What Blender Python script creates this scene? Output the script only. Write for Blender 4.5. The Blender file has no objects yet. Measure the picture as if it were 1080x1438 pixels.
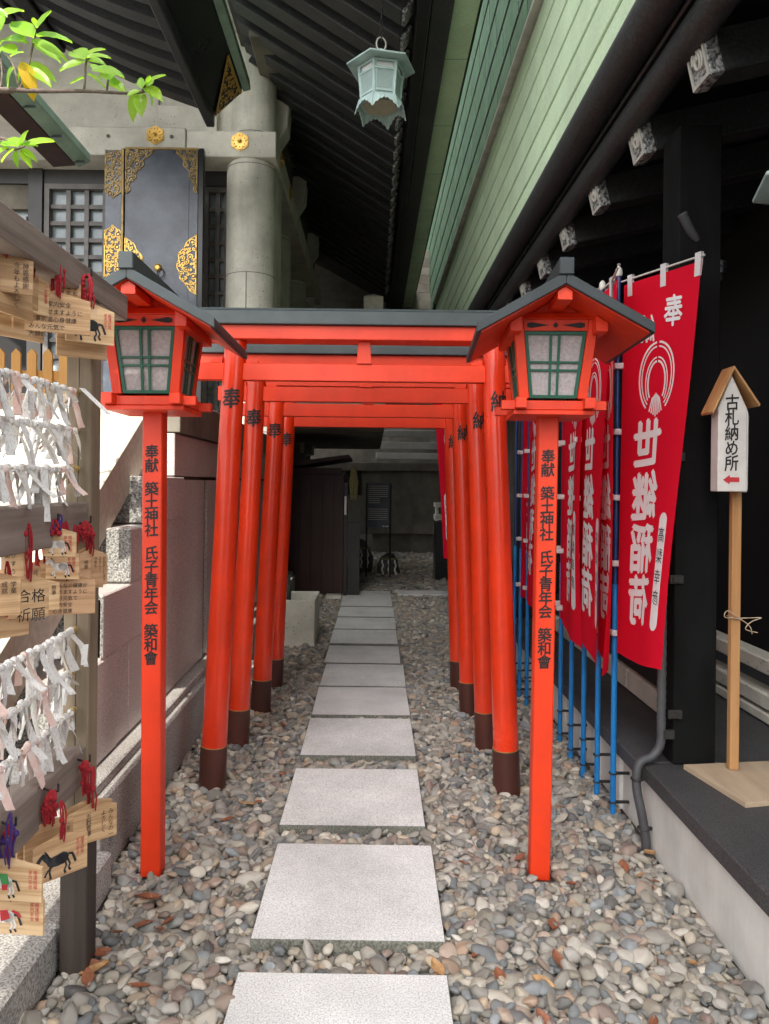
import bpy, bmesh, math, random
import numpy as np
from mathutils import Vector, Matrix
rad = math.radians
sc = bpy.context.scene
COL = sc.collection
# ------------------------------------------------------------------ camera
EYE = 1.45
FOC = 1040.0; VX, VY = 524.0, 678.0; ROLL = rad(0.65)
cd = bpy.data.cameras.new('camera'); cam = bpy.data.objects.new('camera', cd); COL.objects.link(cam)
cam.location = (0, 0, EYE); cam.rotation_euler = (rad(90), -ROLL, 0)
cd.sensor_fit = 'VERTICAL'; cd.sensor_height = 36; cd.sensor_width = 27
cd.lens = 36*FOC/1438
cd.shift_x = 16/1438; cd.shift_y = -41/1438
cd.clip_start = 0.05; cd.clip_end = 400
sc.camera = cam
def uv(px, py):
    dx, dy = px-VX, py-VY
    return dx*math.cos(ROLL)+dy*math.sin(ROLL), -dx*math.sin(ROLL)+dy*math.cos(ROLL)
def at(px, py, Y):
    u, v = uv(px, py)
    return Vector((u*Y/FOC, Y, EYE-v*Y/FOC))
# ------------------------------------------------------------------ world, sun, exposure
SUN_EL, SUN_AZ = 47.0, 0.0          # the sun stands behind the camera
w = bpy.data.worlds.new('World'); sc.world = w; w.use_nodes = True
nt = w.node_tree; nt.nodes.clear()
sky = nt.nodes.new('ShaderNodeTexSky'); sky.sky_type = 'NISHITA'; sky.sun_disc = False
sky.sun_elevation = rad(SUN_EL); sky.sun_rotation = rad(180+SUN_AZ)
sky.air_density = 1.0; sky.dust_density = 4.0; sky.ozone_density = 1.0
hs = nt.nodes.new('ShaderNodeHueSaturation'); hs.inputs['Saturation'].default_value = 0.16
bg = nt.nodes.new('ShaderNodeBackground'); bg.inputs['Strength'].default_value = 0.15
wo = nt.nodes.new('ShaderNodeOutputWorld')
nt.links.new(sky.outputs[0], hs.inputs['Color']); nt.links.new(hs.outputs[0], bg.inputs[0]); nt.links.new(bg.outputs[0], wo.inputs[0])
sd = bpy.data.lights.new('sun', 'SUN'); sd.energy = 3.4; sd.angle = rad(0.53); sd.color = (1.0, 0.95, 0.86)
so = bpy.data.objects.new('sun', sd); COL.objects.link(so)
e, a = rad(SUN_EL), rad(SUN_AZ)
to_sun = Vector((-math.sin(a)*math.cos(e), -math.cos(a)*math.cos(e), math.sin(e)))
so.rotation_euler = to_sun.to_track_quat('Z', 'Y').to_euler(); so.location = (0, -3, 12)
vs = sc.view_settings
vs.view_transform = 'Standard'; vs.look = 'None'; vs.gamma = 1; vs.use_curve_mapping = False
vs.exposure = 1.62
sc.cycles.max_bounces = 8; sc.cycles.diffuse_bounces = 5; sc.cycles.glossy_bounces = 3
sc.cycles.transmission_bounces = 4; sc.cycles.transparent_max_bounces = 6
sc.cycles.use_denoising = True
# ------------------------------------------------------------------ helpers: materials
RND = random.Random(7)
def rgb(c): return (c[0], c[1], c[2], 1)
def mat(name, c1, c2=None, scale=8, rough=0.6, bump=0.0, bscale=None, stretch=(1,1,1), metal=0.0, c3=None, stain=0.12, detail=5, spec=0.5, contrast=(0.35, 0.65), sub=None, coat=0.0, bdist=0.004, pits=False):
    m = bpy.data.materials.new(name); m.use_nodes = True
    n, l = m.node_tree.nodes, m.node_tree.links
    b = n['Principled BSDF']
    b.inputs['Roughness'].default_value = rough; b.inputs['Metallic'].default_value = metal
    b.inputs['Specular IOR Level'].default_value = spec
    if coat: b.inputs['Coat Weight'].default_value = coat; b.inputs['Coat Roughness'].default_value = 0.15
    tc = n.new('ShaderNodeTexCoord'); mp = n.new('ShaderNodeMapping'); mp.inputs['Scale'].default_value = stretch
    oi = n.new('ShaderNodeObjectInfo'); off = n.new('ShaderNodeVectorMath'); off.operation = 'MULTIPLY_ADD'
    cmb = n.new('ShaderNodeCombineXYZ'); l.new(oi.outputs['Random'], cmb.inputs[0]); l.new(oi.outputs['Random'], cmb.inputs[1]); l.new(oi.outputs['Random'], cmb.inputs[2])
    l.new(cmb.outputs[0], off.inputs[0]); off.inputs[1].default_value = (37, 53, 71); l.new(tc.outputs['Object'], off.inputs[2])
    l.new(off.outputs[0], mp.inputs['Vector'])
    no = n.new('ShaderNodeTexNoise'); no.inputs['Scale'].default_value = scale; no.inputs['Detail'].default_value = detail
    no.inputs['Roughness'].default_value = 0.6
    l.new(mp.outputs[0], no.inputs['Vector'])
    cr = n.new('ShaderNodeValToRGB'); cr.color_ramp.elements[0].position = contrast[0]; cr.color_ramp.elements[1].position = contrast[1]
    c2 = c2 or tuple(x*0.82 for x in c1)
    cr.color_ramp.elements[0].color = rgb(c2); cr.color_ramp.elements[1].color = rgb(c1)
    if c3: 
        e3 = cr.color_ramp.elements.new((contrast[0]+contrast[1])/2); e3.color = rgb(c3)
    l.new(no.outputs[0], cr.inputs[0])
    out = cr.outputs[0]
    if pits:
        vo = n.new('ShaderNodeTexVoronoi'); vo.inputs['Scale'].default_value = 26; vo.inputs['Randomness'].default_value = 1
        l.new(off.outputs[0], vo.inputs['Vector'])
        np2 = n.new('ShaderNodeTexNoise'); np2.inputs['Scale'].default_value = 5; l.new(off.outputs[0], np2.inputs['Vector'])
        mp_ = n.new('ShaderNodeMath'); mp_.operation = 'MULTIPLY_ADD'; mp_.inputs[1].default_value = -.38; mp_.inputs[2].default_value = .30; l.new(np2.outputs[0], mp_.inputs[0])
        lt = n.new('ShaderNodeMath'); lt.operation = 'LESS_THAN'; l.new(vo.outputs['Distance'], lt.inputs[0]); l.new(mp_.outputs[0], lt.inputs[1])
        mxp = n.new('ShaderNodeMix'); mxp.data_type = 'RGBA'; l.new(lt.outputs[0], mxp.inputs['Factor']); l.new(out, mxp.inputs['A']); mxp.inputs['B'].default_value = rgb(tuple(x*.55 for x in c2))
        out = mxp.outputs['Result']
    if stain:
        n2 = n.new('ShaderNodeTexNoise'); n2.inputs['Scale'].default_value = 2.3; n2.inputs['Detail'].default_value = 6; n2.inputs['Roughness'].default_value = .65
        l.new(off.outputs[0], n2.inputs['Vector'])
        mr = n.new('ShaderNodeMapRange'); mr.inputs[1].default_value = .3; mr.inputs[2].default_value = .7
        mr.inputs[3].default_value = 1-stain; mr.inputs[4].default_value = 1+stain*.6
        l.new(n2.outputs[0], mr.inputs[0])
        vm = n.new('ShaderNodeVectorMath'); vm.operation = 'SCALE'; l.new(out, vm.inputs[0]); l.new(mr.outputs[0], vm.inputs['Scale'])
        out = vm.outputs[0]
        mr2 = n.new('ShaderNodeMapRange'); mr2.inputs[3].default_value = min(1, rough+.1); mr2.inputs[4].default_value = max(.05, rough-.1)
        l.new(n2.outputs[0], mr2.inputs[0]); l.new(mr2.outputs[0], b.inputs['Roughness'])
    l.new(out, b.inputs['Base Color'])
    if bump:
        n3 = n.new('ShaderNodeTexNoise'); n3.inputs['Scale'].default_value = bscale or scale; n3.inputs['Detail'].default_value = 4
        l.new(mp.outputs[0], n3.inputs['Vector'])
        bu = n.new('ShaderNodeBump'); bu.inputs['Strength'].default_value = bump; bu.inputs['Distance'].default_value = bdist
        l.new(n3.outputs[0], bu.inputs['Height']); l.new(bu.outputs[0], b.inputs['Normal'])
    return m
def granite(name, light, dark, mid, scale=230, rough=.6, stain=.15, bump=.3):
    m = mat(name, light, dark, scale=scale, rough=rough, c3=mid, contrast=(.36, .62), detail=2, stain=stain, bump=bump, bscale=120, bdist=.0015)
    return m
M = {}
M['red'] = mat('vermilion_paint', (.76,.042,.005), (.67,.032,.004), 7, .48, .35, 26, (1,1,.10), stain=.20, coat=.05, contrast=(.3,.62))
M['red_pillar'] = mat('vermilion_pillar_paint', (.73,.038,.005), (.62,.028,.004), 6, .30, .5, 16, (1,1,.09), stain=.22, coat=.3, bdist=.008, contrast=(.3,.62))
M['brown_base'] = mat('brown_sleeve_paint', (.085,.022,.014), (.055,.016,.011), 9, .45, .3, 40, (1,1,.15), stain=.2)
M['slate'] = mat('dark_slate_paint', (.062,.078,.082), (.045,.058,.062), 7, .5, .2, 25, stain=.18)
M['slate_dark'] = mat('darker_slate_paint', (.030,.040,.045), (.02,.027,.03), 7, .5, .2, 25, stain=.18)
M['green'] = mat('green_lattice_paint', (.010,.105,.062), (.008,.085,.05), 9, .45, stain=.1)
M['paper_pane'] = mat('mottled_frosted_pane', (.46,.41,.40), (.33,.29,.29), 90, .55, .25, 160, stain=.1, detail=6)
M['black_ink'] = mat('black_ink', (.012,.010,.010), None, 20, .6, stain=0)
M['black_wood'] = mat('black_timber', (.010,.010,.011), (.006,.006,.007), 14, .5, .5, 60, (1,1,.3), stain=.3)
M['black_matte'] = mat('black_matte_timber', (.009,.009,.009), (.006,.006,.006), 14, .9, .3, 60, (1,1,.3), stain=.2, spec=.12)
M['black_rafter'] = mat('black_rafter_paint', (.045,.046,.048), (.020,.020,.021), 60, .5, .6, 90, stain=.25, detail=8)
M['black_gloss'] = mat('black_lacquer', (.010,.010,.012), (.006,.006,.007), 10, .3, .1, stain=.2)
M['cap'] = mat('silver_carved_cap', (.50,.50,.49), (.06,.06,.06), 55, .45, 1.0, 70, metal=.3, contrast=(.42,.58), stain=.1, bdist=.008)
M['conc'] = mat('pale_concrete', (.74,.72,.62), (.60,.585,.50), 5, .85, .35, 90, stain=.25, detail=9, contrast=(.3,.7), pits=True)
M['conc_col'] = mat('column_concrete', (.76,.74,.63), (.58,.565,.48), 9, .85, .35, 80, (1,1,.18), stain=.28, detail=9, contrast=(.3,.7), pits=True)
M['conc_dark'] = mat('darkened_concrete', (.21,.19,.15), (.125,.11,.09), 4, .9, .4, 50, (1,1,.4), stain=.35, detail=9, contrast=(.3,.7))  # base colour lowered to put the dimness of the rear passage into it
M['conc_white'] = mat('whitish_concrete', (.74,.73,.69), (.60,.59,.55), 5, .85, .3, 60, (1,1,.3), stain=.2, detail=9, contrast=(.3,.7))
M['cream'] = mat('cream_stone', (.50,.47,.39), (.38,.36,.29), 30, .8, .4, 140, stain=.12, detail=8)
M['gran_pink'] = granite('pinkish_granite', (.56,.51,.48), (.26,.235,.22), (.44,.40,.375), 170, .42, .12)
M['gran_dark'] = granite('rough_dark_granite', (.36,.35,.32), (.07,.07,.065), (.19,.185,.17), 120, .75, .2, 1.0)
M['gran_kerb'] = granite('kerb_granite', (.44,.42,.39), (.15,.14,.13), (.31,.295,.275), 150, .8, .3, .8)
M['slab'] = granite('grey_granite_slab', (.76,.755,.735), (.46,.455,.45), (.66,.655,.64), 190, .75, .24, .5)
M['slab_side'] = granite('dark_slab_side', (.24,.235,.20), (.09,.09,.075), (.16,.16,.13), 150, .9, .3, .5)  # sides coloured darker and greener than the slab top
M['gran_black'] = granite('black_granite', (.085,.085,.088), (.028,.028,.030), (.048,.048,.050), 190, .55, .25, .5)
M['gold'] = mat('gilded_metal', (.78,.50,.13), (.62,.36,.07), 20, .38, .3, 60, metal=.55, stain=.2)
M['gold_old'] = mat('aged_gilt', (.46,.32,.12), (.26,.17,.06), 20, .5, .3, 60, metal=.45, stain=.3)
M['door'] = mat('lacquer_door_sheen', (.10,.12,.155), (.05,.06,.08), 6, .28, .05, stain=.35, detail=8)  # lacquer colour lifted toward blue to imitate its reflections
M['lattice'] = mat('bronze_lattice', (.17,.15,.14), (.11,.10,.09), 10, .5, stain=.2)
M['lattice_dark'] = mat('dark_bronze_frame', (.04,.037,.035), None, 10, .45, stain=.2)
M['glass'] = mat('frosted_window_glass', (.34,.40,.42), (.24,.29,.31), 5, .2, stain=.3)
M['siding'] = mat('pale_green_copper_board', (.58,.72,.50), (.48,.62,.41), 60, .8, .25, 150, stain=.14, spec=.2, detail=7)
M['shingle'] = mat('green_copper_shingle', (.19,.31,.205), (.145,.245,.16), 9, .9, .15, 60, stain=.15, spec=.1)
M['copper'] = mat('green_copper_edge', (.22,.33,.26), (.17,.26,.20), 9, .5, .15, 60, stain=.2)
M['verdigris'] = mat('pale_verdigris_bronze', (.38,.50,.48), (.29,.39,.375), 12, .55, .3, 60, stain=.15)
M['beige'] = mat('beige_disc', (.40,.37,.27), None, 12, .7, stain=.1)
M['white_metal'] = mat('drip_edge_metal', (.62,.60,.54), (.45,.43,.38), 10, .5, stain=.2)
M['wood_old'] = mat('weathered_grey_wood', (.27,.21,.14), (.16,.12,.08), 26, .8, .6, 60, (1,1,.05), stain=.2, detail=8)
M['wood_rail'] = mat('weathered_rail_wood', (.29,.235,.20), (.17,.13,.11), 26, .8, .6, 60, (1,.05,1), stain=.2, detail=8)
M['wood_dark'] = mat('dark_brown_wood', (.055,.040,.032), (.025,.018,.015), 26, .6, .6, 60, (1,1,.05), stain=.2, detail=8)  # darker wood for the foot of the rack post and its crack
M['ema'] = mat('pale_plaque_wood', (.74,.52,.30), (.56,.34,.165), 75, .65, .15, 60, (.05,.5,1), stain=.12, detail=3, contrast=(.40,.58))
M['ema2'] = mat('tan_plaque_wood', (.62,.40,.215), (.43,.25,.12), 75, .65, .15, 60, (.05,.5,1), stain=.14, detail=3, contrast=(.40,.58))
M['ema3'] = mat('reddish_plaque_wood', (.56,.34,.19), (.40,.22,.11), 75, .65, .15, 60, (.05,.5,1), stain=.14, detail=3, contrast=(.40,.58))
M['cord'] = mat('red_cord', (.42,.012,.022), (.28,.008,.015), 300, .8, .8, 400, stain=.1)
M['cord_purple'] = mat('purple_cord', (.06,.025,.17), None, 300, .8, .8, 400, stain=.1)
M['paper'] = mat('white_fortune_paper', (.80,.78,.75), (.60,.56,.55), 330, .8, .5, 60, stain=.12, contrast=(.36,.44), detail=1, stretch=(1,1,.35))
M['paper_pink'] = mat('pinkish_fortune_paper', (.80,.66,.60), (.76,.50,.44), 30, .8, .4, 90, stain=.1)
M['ink_red'] = mat('red_ink', (.55,.03,.04), None, 20, .7, stain=0)
M['ink_green'] = mat('green_ink', (.05,.28,.08), None, 20, .7, stain=0)
M['ink_white'] = mat('white_ink', (.78,.75,.72), None, 20, .7, stain=0)
M['ink_grey'] = mat('grey_ink', (.035,.035,.04), None, 20, .7, stain=0)
M['metal_dark'] = mat('dark_metal', (.05,.048,.045), (.03,.028,.026), 30, .5, .2, stain=.2, metal=.4)
M['wire'] = mat('golden_wire', (.50,.34,.12), None, 30, .5, metal=.3, stain=.1)
def cloth_mat(name, c, tr=0.3):
    m = bpy.data.materials.new(name); m.use_nodes = True
    n, l = m.node_tree.nodes, m.node_tree.links
    b = n['Principled BSDF']; b.inputs['Base Color'].default_value = rgb(c); b.inputs['Roughness'].default_value = .85
    b.inputs['Specular IOR Level'].default_value = .15
    t = n.new('ShaderNodeBsdfTranslucent'); t.inputs[0].default_value = rgb(c)
    mx = n.new('ShaderNodeMixShader'); mx.inputs[0].default_value = tr
    tc = n.new('ShaderNodeTexCoord')
    no = n.new('ShaderNodeTexNoise'); no.inputs['Scale'].default_value = 500
    n4 = n.new('ShaderNodeTexNoise'); n4.inputs['Scale'].default_value = 5; n4.inputs['Detail'].default_value = 5
    ad = n.new('ShaderNodeMath'); ad.operation = 'MULTIPLY_ADD'; ad.inputs[1].default_value = 6
    bu = n.new('ShaderNodeBump'); bu.inputs['Strength'].default_value = .35; bu.inputs['Distance'].default_value = .003
    l.new(tc.outputs['Object'], no.inputs['Vector']); l.new(tc.outputs['Object'], n4.inputs['Vector'])
    l.new(n4.outputs[0], ad.inputs[0]); l.new(no.outputs[0], ad.inputs[2]); l.new(ad.outputs[0], bu.inputs['Height']); l.new(bu.outputs[0], b.inputs['Normal'])
    o = n['Material Output']
    l.new(b.outputs[0], mx.inputs[1]); l.new(t.outputs[0], mx.inputs[2]); l.new(mx.outputs[0], o.inputs[0])
    return m
M['flag'] = cloth_mat('red_flag_cloth', (.80,.006,.030), .35)
M['flag_white'] = cloth_mat('white_flag_print', (.78,.74,.74), .2)
M['flag_tie'] = cloth_mat('white_tie', (.66,.62,.62), .2)
M['blue'] = mat('blue_pole_plastic', (.012,.19,.50), (.009,.15,.42), 10, .35, stain=.1)
M['blue_dark'] = mat('dark_blue_pole', (.015,.04,.15), None, 10, .35, stain=.1)
M['pipe_grey'] = mat('grey_conduit', (.065,.065,.07), None, 10, .55, stain=.2)
M['stake'] = mat('orange_stake_wood', (.50,.27,.11), (.38,.18,.065), 24, .6, .3, 60, (1,1,.05), stain=.1)
M['ply'] = mat('plywood', (.47,.36,.25), (.38,.28,.19), 20, .7, .2, 60, (1,.1,1), stain=.1)
M['sign_white'] = mat('white_sign_in_plastic', (.66,.62,.58), (.58,.54,.50), 12, .25, .5, 30, stain=.08, coat=.3)
M['fence'] = mat('orange_fence_wood', (.62,.31,.075), (.52,.24,.05), 20, .6, .2, 60, (1,1,.08), stain=.1)
M['void'] = mat('unlit_black_interior', (.008,.007,.007), None, 10, .8, stain=0)  # near-black stands in for unlit depth inside and behind boards
M['maroon'] = mat('dark_maroon_wood', (.040,.012,.009), (.025,.008,.006), 14, .6, .2, 40, (1,1,.2), stain=.2)
M['plaster'] = mat('white_plaster', (.75,.76,.76), None, 8, .8, stain=.05)
M['board_grey'] = mat('grey_blue_board', (.085,.105,.125), None, 8, .5, stain=.05)
M['straw'] = mat('straw', (.40,.36,.16), (.25,.22,.09), 60, .9, .5, stain=.2)
M['rock'] = mat('dark_rock', (.13,.125,.11), (.06,.058,.05), 14, .9, 1, 30, stain=.3, bdist=.02)
M['bark'] = mat('bark', (.16,.12,.10), (.08,.06,.05), 40, .9, .8, 60, stain=.2)
M['dryleaf'] = mat('dry_brown_leaf', (.34,.12,.055), (.17,.065,.035), 12, .6, .3, 60, stain=.3)
M['dryleaf2'] = mat('tan_leaf', (.50,.30,.12), (.36,.18,.08), 12, .6, .3, 60, stain=.3)
M['soil'] = mat('dark_grit', (.10,.09,.08), (.05,.045,.04), 60, .95, .8, 80, stain=.3)
M['blocker'] = mat('sun_blocker_grey', (.40,.39,.37), None, 3, .8, stain=.1)  # grey of the added sun-blocking block behind the camera
def leaf_mat(name, c, c2, tr):
    m = bpy.data.materials.new(name); m.use_nodes = True
    n, l = m.node_tree.nodes, m.node_tree.links
    b = n['Principled BSDF']; b.inputs['Roughness'].default_value = .35
    t = n.new('ShaderNodeBsdfTranslucent'); t.inputs[0].default_value = rgb(tr)
    oi = n.new('ShaderNodeObjectInfo'); cr = n.new('ShaderNodeValToRGB')
    cr.color_ramp.elements[0].color = rgb(c); cr.color_ramp.elements[1].color = rgb(c2)
    l.new(oi.outputs['Random'], cr.inputs[0]); l.new(cr.outputs[0], b.inputs['Base Color'])
    mx = n.new('ShaderNodeMixShader'); mx.inputs[0].default_value = .5
    l.new(b.outputs[0], mx.inputs[1]); l.new(t.outputs[0], mx.inputs[2]); l.new(mx.outputs[0], n['Material Output'].inputs[0])
    return m
M['leaf'] = leaf_mat('fresh_green_leaf', (.16,.33,.03), (.26,.42,.04), (.50,.85,.05))
M['leaf_yellow'] = leaf_mat('yellow_leaf', (.55,.36,.02), (.6,.42,.03), (.9,.62,.04))
# ------------------------------------------------------------------ helpers: meshes
def V(*a): return Vector(a)
class MB:
    def __init__(s): s.v = []; s.f = []; s.m = []; s.sm = []
    def add(s, vs_, fs, mi=0, smooth=False):
        k = len(s.v); s.v += [Vector(p) for p in vs_]
        for f in fs: s.f.append([i+k for i in f]); s.m.append(mi); s.sm.append(smooth)
        return s
    def box(s, a, b, mi=0, R=None, c=None):
        x0, y0, z0 = [min(p, q) for p, q in zip(a, b)]; x1, y1, z1 = [max(p, q) for p, q in zip(a, b)]
        vs_ = [V(x0,y0,z0),V(x1,y0,z0),V(x1,y1,z0),V(x0,y1,z0),V(x0,y0,z1),V(x1,y0,z1),V(x1,y1,z1),V(x0,y1,z1)]
        if R is not None:
            c = Vector(c) if c is not None else (vs_[0]+vs_[6])/2
            vs_ = [R @ (p-c) + c for p in vs_]
        return s.add(vs_, [(0,3,2,1),(4,5,6,7),(0,1,5,4),(1,2,6,5),(2,3,7,6),(3,0,4,7)], mi)
    def hexa(s, bot, top, mi=0):
        return s.add(list(bot)+list(top), [(3,2,1,0),(4,5,6,7),(0,1,5,4),(1,2,6,5),(2,3,7,6),(3,0,4,7)], mi)
    def prism(s, pts, d, mi=0):
        """polygon pts (3-D) extruded by vector d"""
        n = len(pts); d = Vector(d); P = [Vector(p) for p in pts]
        return s.add(P+[p+d for p in P], [tuple(range(n-1,-1,-1)), tuple(range(n, 2*n))]+[(i,(i+1)%n,n+(i+1)%n,n+i) for i in range(n)], mi)
    def tube(s, pts, r, seg=10, mi=0, caps=True, smooth=True):
        P = [Vector(p) for p in pts]; n = len(P)
        rs = r if isinstance(r, (list, tuple)) else [r]*n
        rings = []; up = None
        for i, p in enumerate(P):
            t = (P[min(i+1,n-1)]-P[max(i-1,0)]).normalized()
            if up is None:
                up = Vector((0,0,1)) if abs(t.z) < .9 else Vector((0,1,0))
            x = up.cross(t).normalized(); y = t.cross(x).normalized(); up = y
            rings.append([p+(x*math.cos(k*2*math.pi/seg)+y*math.sin(k*2*math.pi/seg))*rs[i] for k in range(seg)])
        vs_ = [q for rg in rings for q in rg]
        fs = [(i*seg+k, i*seg+(k+1)%seg, (i+1)*seg+(k+1)%seg, (i+1)*seg+k) for i in range(n-1) for k in range(seg)]
        s.add(vs_, fs, mi, smooth)
        if caps: s.add(rings[0], [tuple(range(seg-1,-1,-1))], mi); s.add(rings[-1], [tuple(range(seg))], mi)
        return s
    def lathe(s, prof, c=(0,0,0), seg=16, mi=0, smooth=True, axis='Z'):
        c = Vector(c); vs_ = []
        for r, z in prof:
            for k in range(seg):
                a_ = k*2*math.pi/seg
                p = V(r*math.cos(a_), r*math.sin(a_), z)
                if axis == 'Y': p = V(p.x, -p.z, p.y)
                if axis == 'X': p = V(p.z, p.x, p.y)
                vs_.append(c+p)
        n = len(prof)
        fs = [(i*seg+k, i*seg+(k+1)%seg, (i+1)*seg+(k+1)%seg, (i+1)*seg+k) for i in range(n-1) for k in range(seg)]
        s.add(vs_, fs, mi, smooth)
        s.add([vs_[k] for k in range(seg)], [tuple(range(seg-1,-1,-1))], mi); s.add(vs_[-seg:], [tuple(range(seg))], mi)
        return s
    def grid(s, fn, nu, nv, mi=0, smooth=True):
        vs_ = [fn(i/nu, j/nv) for j in range(nv+1) for i in range(nu+1)]
        fs = [(j*(nu+1)+i, j*(nu+1)+i+1, (j+1)*(nu+1)+i+1, (j+1)*(nu+1)+i) for j in range(nv) for i in range(nu)]
        return s.add(vs_, fs, mi, smooth)
    def mesh(s, name, mats, org=(0,0,0), bevel=0, recalc=True, rnd=None):
        me = bpy.data.meshes.new(name); o = Vector(org)
        me.from_pydata([p-o for p in s.v], [], s.f)
        for m_ in (mats if isinstance(mats, (list, tuple)) else [mats]): me.materials.append(M[m_] if isinstance(m_, str) else m_)
        me.polygons.foreach_set('material_index', s.m); me.polygons.foreach_set('use_smooth', s.sm)
        if bevel or recalc:
            bm = bmesh.new(); bm.from_mesh(me)
            if recalc: bmesh.ops.recalc_face_normals(bm, faces=bm.faces)
            if bevel:
                es = [e_ for e_ in bm.edges if len(e_.link_faces) == 2 and e_.calc_face_angle(0) > .6]
                bmesh.ops.bevel(bm, geom=es, offset=bevel, segments=1, affect='EDGES', clamp_overlap=True)
            bm.to_mesh(me); bm.free()
        me.update(); return me
    def build(s, name, mats, parent=None, bevel=0, base=None, recalc=True):
        """top-level: origin at the foot of the shape; child: shares the thing's frame (world coordinates minus its place)"""
        if parent is None:
            if base is None:
                xs = [p.x for p in s.v]; ys = [p.y for p in s.v]; zs = [p.z for p in s.v]
                base = ((min(xs)+max(xs))/2, (min(ys)+max(ys))/2, min(zs))
            o = bpy.data.objects.new(name, s.mesh(name, mats, base, bevel, recalc)); o.location = base
        else:
            o = bpy.data.objects.new(name, s.mesh(name, mats, wloc(parent) if parent.get('_w') else (0,0,0), bevel, recalc)); o.parent = parent
            if parent.get('_w'): o['_w'] = 1
        COL.objects.link(o); return o
def wloc(o):
    p = Vector(o.location)
    while o.parent: o = o.parent; p += Vector(o.location)
    return p
def tag(o, label=None, cat=None, group=None, kind=None):
    if label: o['label'] = label
    if cat: o['category'] = cat
    if group: o['group'] = group
    if kind: o['kind'] = kind
    return o
def thing(name, label, cat, loc, group=None, rz=0, world=True):
    """world=True: parts are given in world coordinates; False: in the thing's own frame"""
    o = bpy.data.objects.new(name, None); COL.objects.link(o); o.location = loc; o.rotation_euler = (0,0,rz)
    o.empty_display_size = .1
    if world: o['_w'] = 1
    return tag(o, label, cat, group)
def place(name, me, parent=None, loc=(0,0,0), rot=(0,0,0), scl=(1,1,1)):
    o = bpy.data.objects.new(name, me); COL.objects.link(o)
    if parent is not None:
        o.parent = parent
        if parent.get('_w'): loc = Vector(loc)-wloc(parent)
    o.location = loc; o.rotation_euler = rot; o.scale = scl
    return o
def copy_tree(o, parent=None):
    c = o.copy(); COL.objects.link(c); c.parent = parent
    for ch in o.children: copy_tree(ch, c)
    return c
def beam(name, a, b, m, parent, bevel=.002, off=(0,0,0)):
    return MB().box(a, b).build(name, m, parent, bevel)
# ------------------------------------------------------------------ helpers: lettering
TEXTS = '奉献築土神社氏子青年会築和會奉納世継稲荷髙梨幸彦古札納め所合格祈願五穀豊穣家内安全開運招福神恩感謝無事成就学業健康令和大願今年もよろしくおねがいしますみんなの一が続きようにとうあり毎日元気で過ごせ仕事前進心身'
GL = {}
def load_glyphs(GL, off):
    tmp = []
    for ch in sorted(set(TEXTS+'国')):
        c = bpy.data.curves.new('glyph', 'FONT'); c.body = ch; c.size = 1; c.resolution_u = 2
        o = bpy.data.objects.new('glyph', c); COL.objects.link(o); tmp.append((ch, o))
    bpy.context.view_layer.update(); dg = bpy.context.evaluated_depsgraph_get()
    for ch, o in tmp:
        me = o.evaluated_get(dg).to_mesh(); me.calc_loop_triangles()
        GL[ch] = ([tuple(v.co[:2]) for v in me.vertices], [tuple(t.vertices) for t in me.loop_triangles])
        o.evaluated_get(dg).to_mesh_clear()
    for ch, o in tmp:
        c = o.data; bpy.data.objects.remove(o); bpy.data.curves.remove(c)
    vs_ = GL['国'][0]
    xs = [p[0] for p in vs_]; ys = [p[1] for p in vs_]
    cx, cy, h = (min(xs)+max(xs))/2, (min(ys)+max(ys))/2, (max(ys)-min(ys))
    for ch in GL:
        v_, t_ = GL[ch]; GL[ch] = ([((x-cx)/h, (y-cy)/h) for x, y in v_], t_)
load_glyphs(GL, 0)
def refine(pts, tris, L):
    pts = list(pts); work = list(tris); out = []
    def mid(i, j, cache={}):
        pts.append(((pts[i][0]+pts[j][0])/2, (pts[i][1]+pts[j][1])/2)); return len(pts)-1
    while work:
        a_, b_, c_ = work.pop()
        d = lambda i, j: math.hypot(pts[i][0]-pts[j][0], pts[i][1]-pts[j][1])
        e_ = [(d(a_,b_), a_, b_, c_), (d(b_,c_), b_, c_, a_), (d(c_,a_), c_, a_, b_)]
        m_, i, j, k = max(e_)
        if m_ > L: q = mid(i, j); work += [(i,q,k),(q,j,k)]
        else: out.append((a_,b_,c_))
    return pts, out
def glyph(mb, ch, cx, cy, w, h, fn, mi=0, mirror=False, L=None, slant=.06, bold=False, push=(0,-.00025,0)):
    """one character centred at (cx, cy) in a 2-D sheet; fn maps the sheet to space"""
    if ch not in GL: return
    g_, tg = GL[ch]; s_ = -1 if mirror else 1
    for k, (ox, oy) in enumerate(((0,0),(.022,.004),(-.020,-.004),(.004,.020),(-.004,-.018)) if bold else ((0,0),)):
        p = [(cx+s_*(x+ox*bold)*w, cy+(y+oy*bold+slant*x)*h) for x, y in g_]; t = tg
        if L: p, t = refine(p, t, L)
        d = Vector(push)*k
        mb.add([fn(x, y)+d for x, y in p], t, mi)
def poly2(mb, pts, fn, mi=0, L=None):
    """convex-ish outline filled as a fan"""
    n = len(pts); c = (sum(p[0] for p in pts)/n, sum(p[1] for p in pts)/n)
    p = [c]+list(pts); t = [(0, i+1, (i+1)%n+1) for i in range(n)]
    if L: p, t = refine(p, t, L)
    mb.add([fn(x, y) for x, y in p], t, mi)
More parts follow.
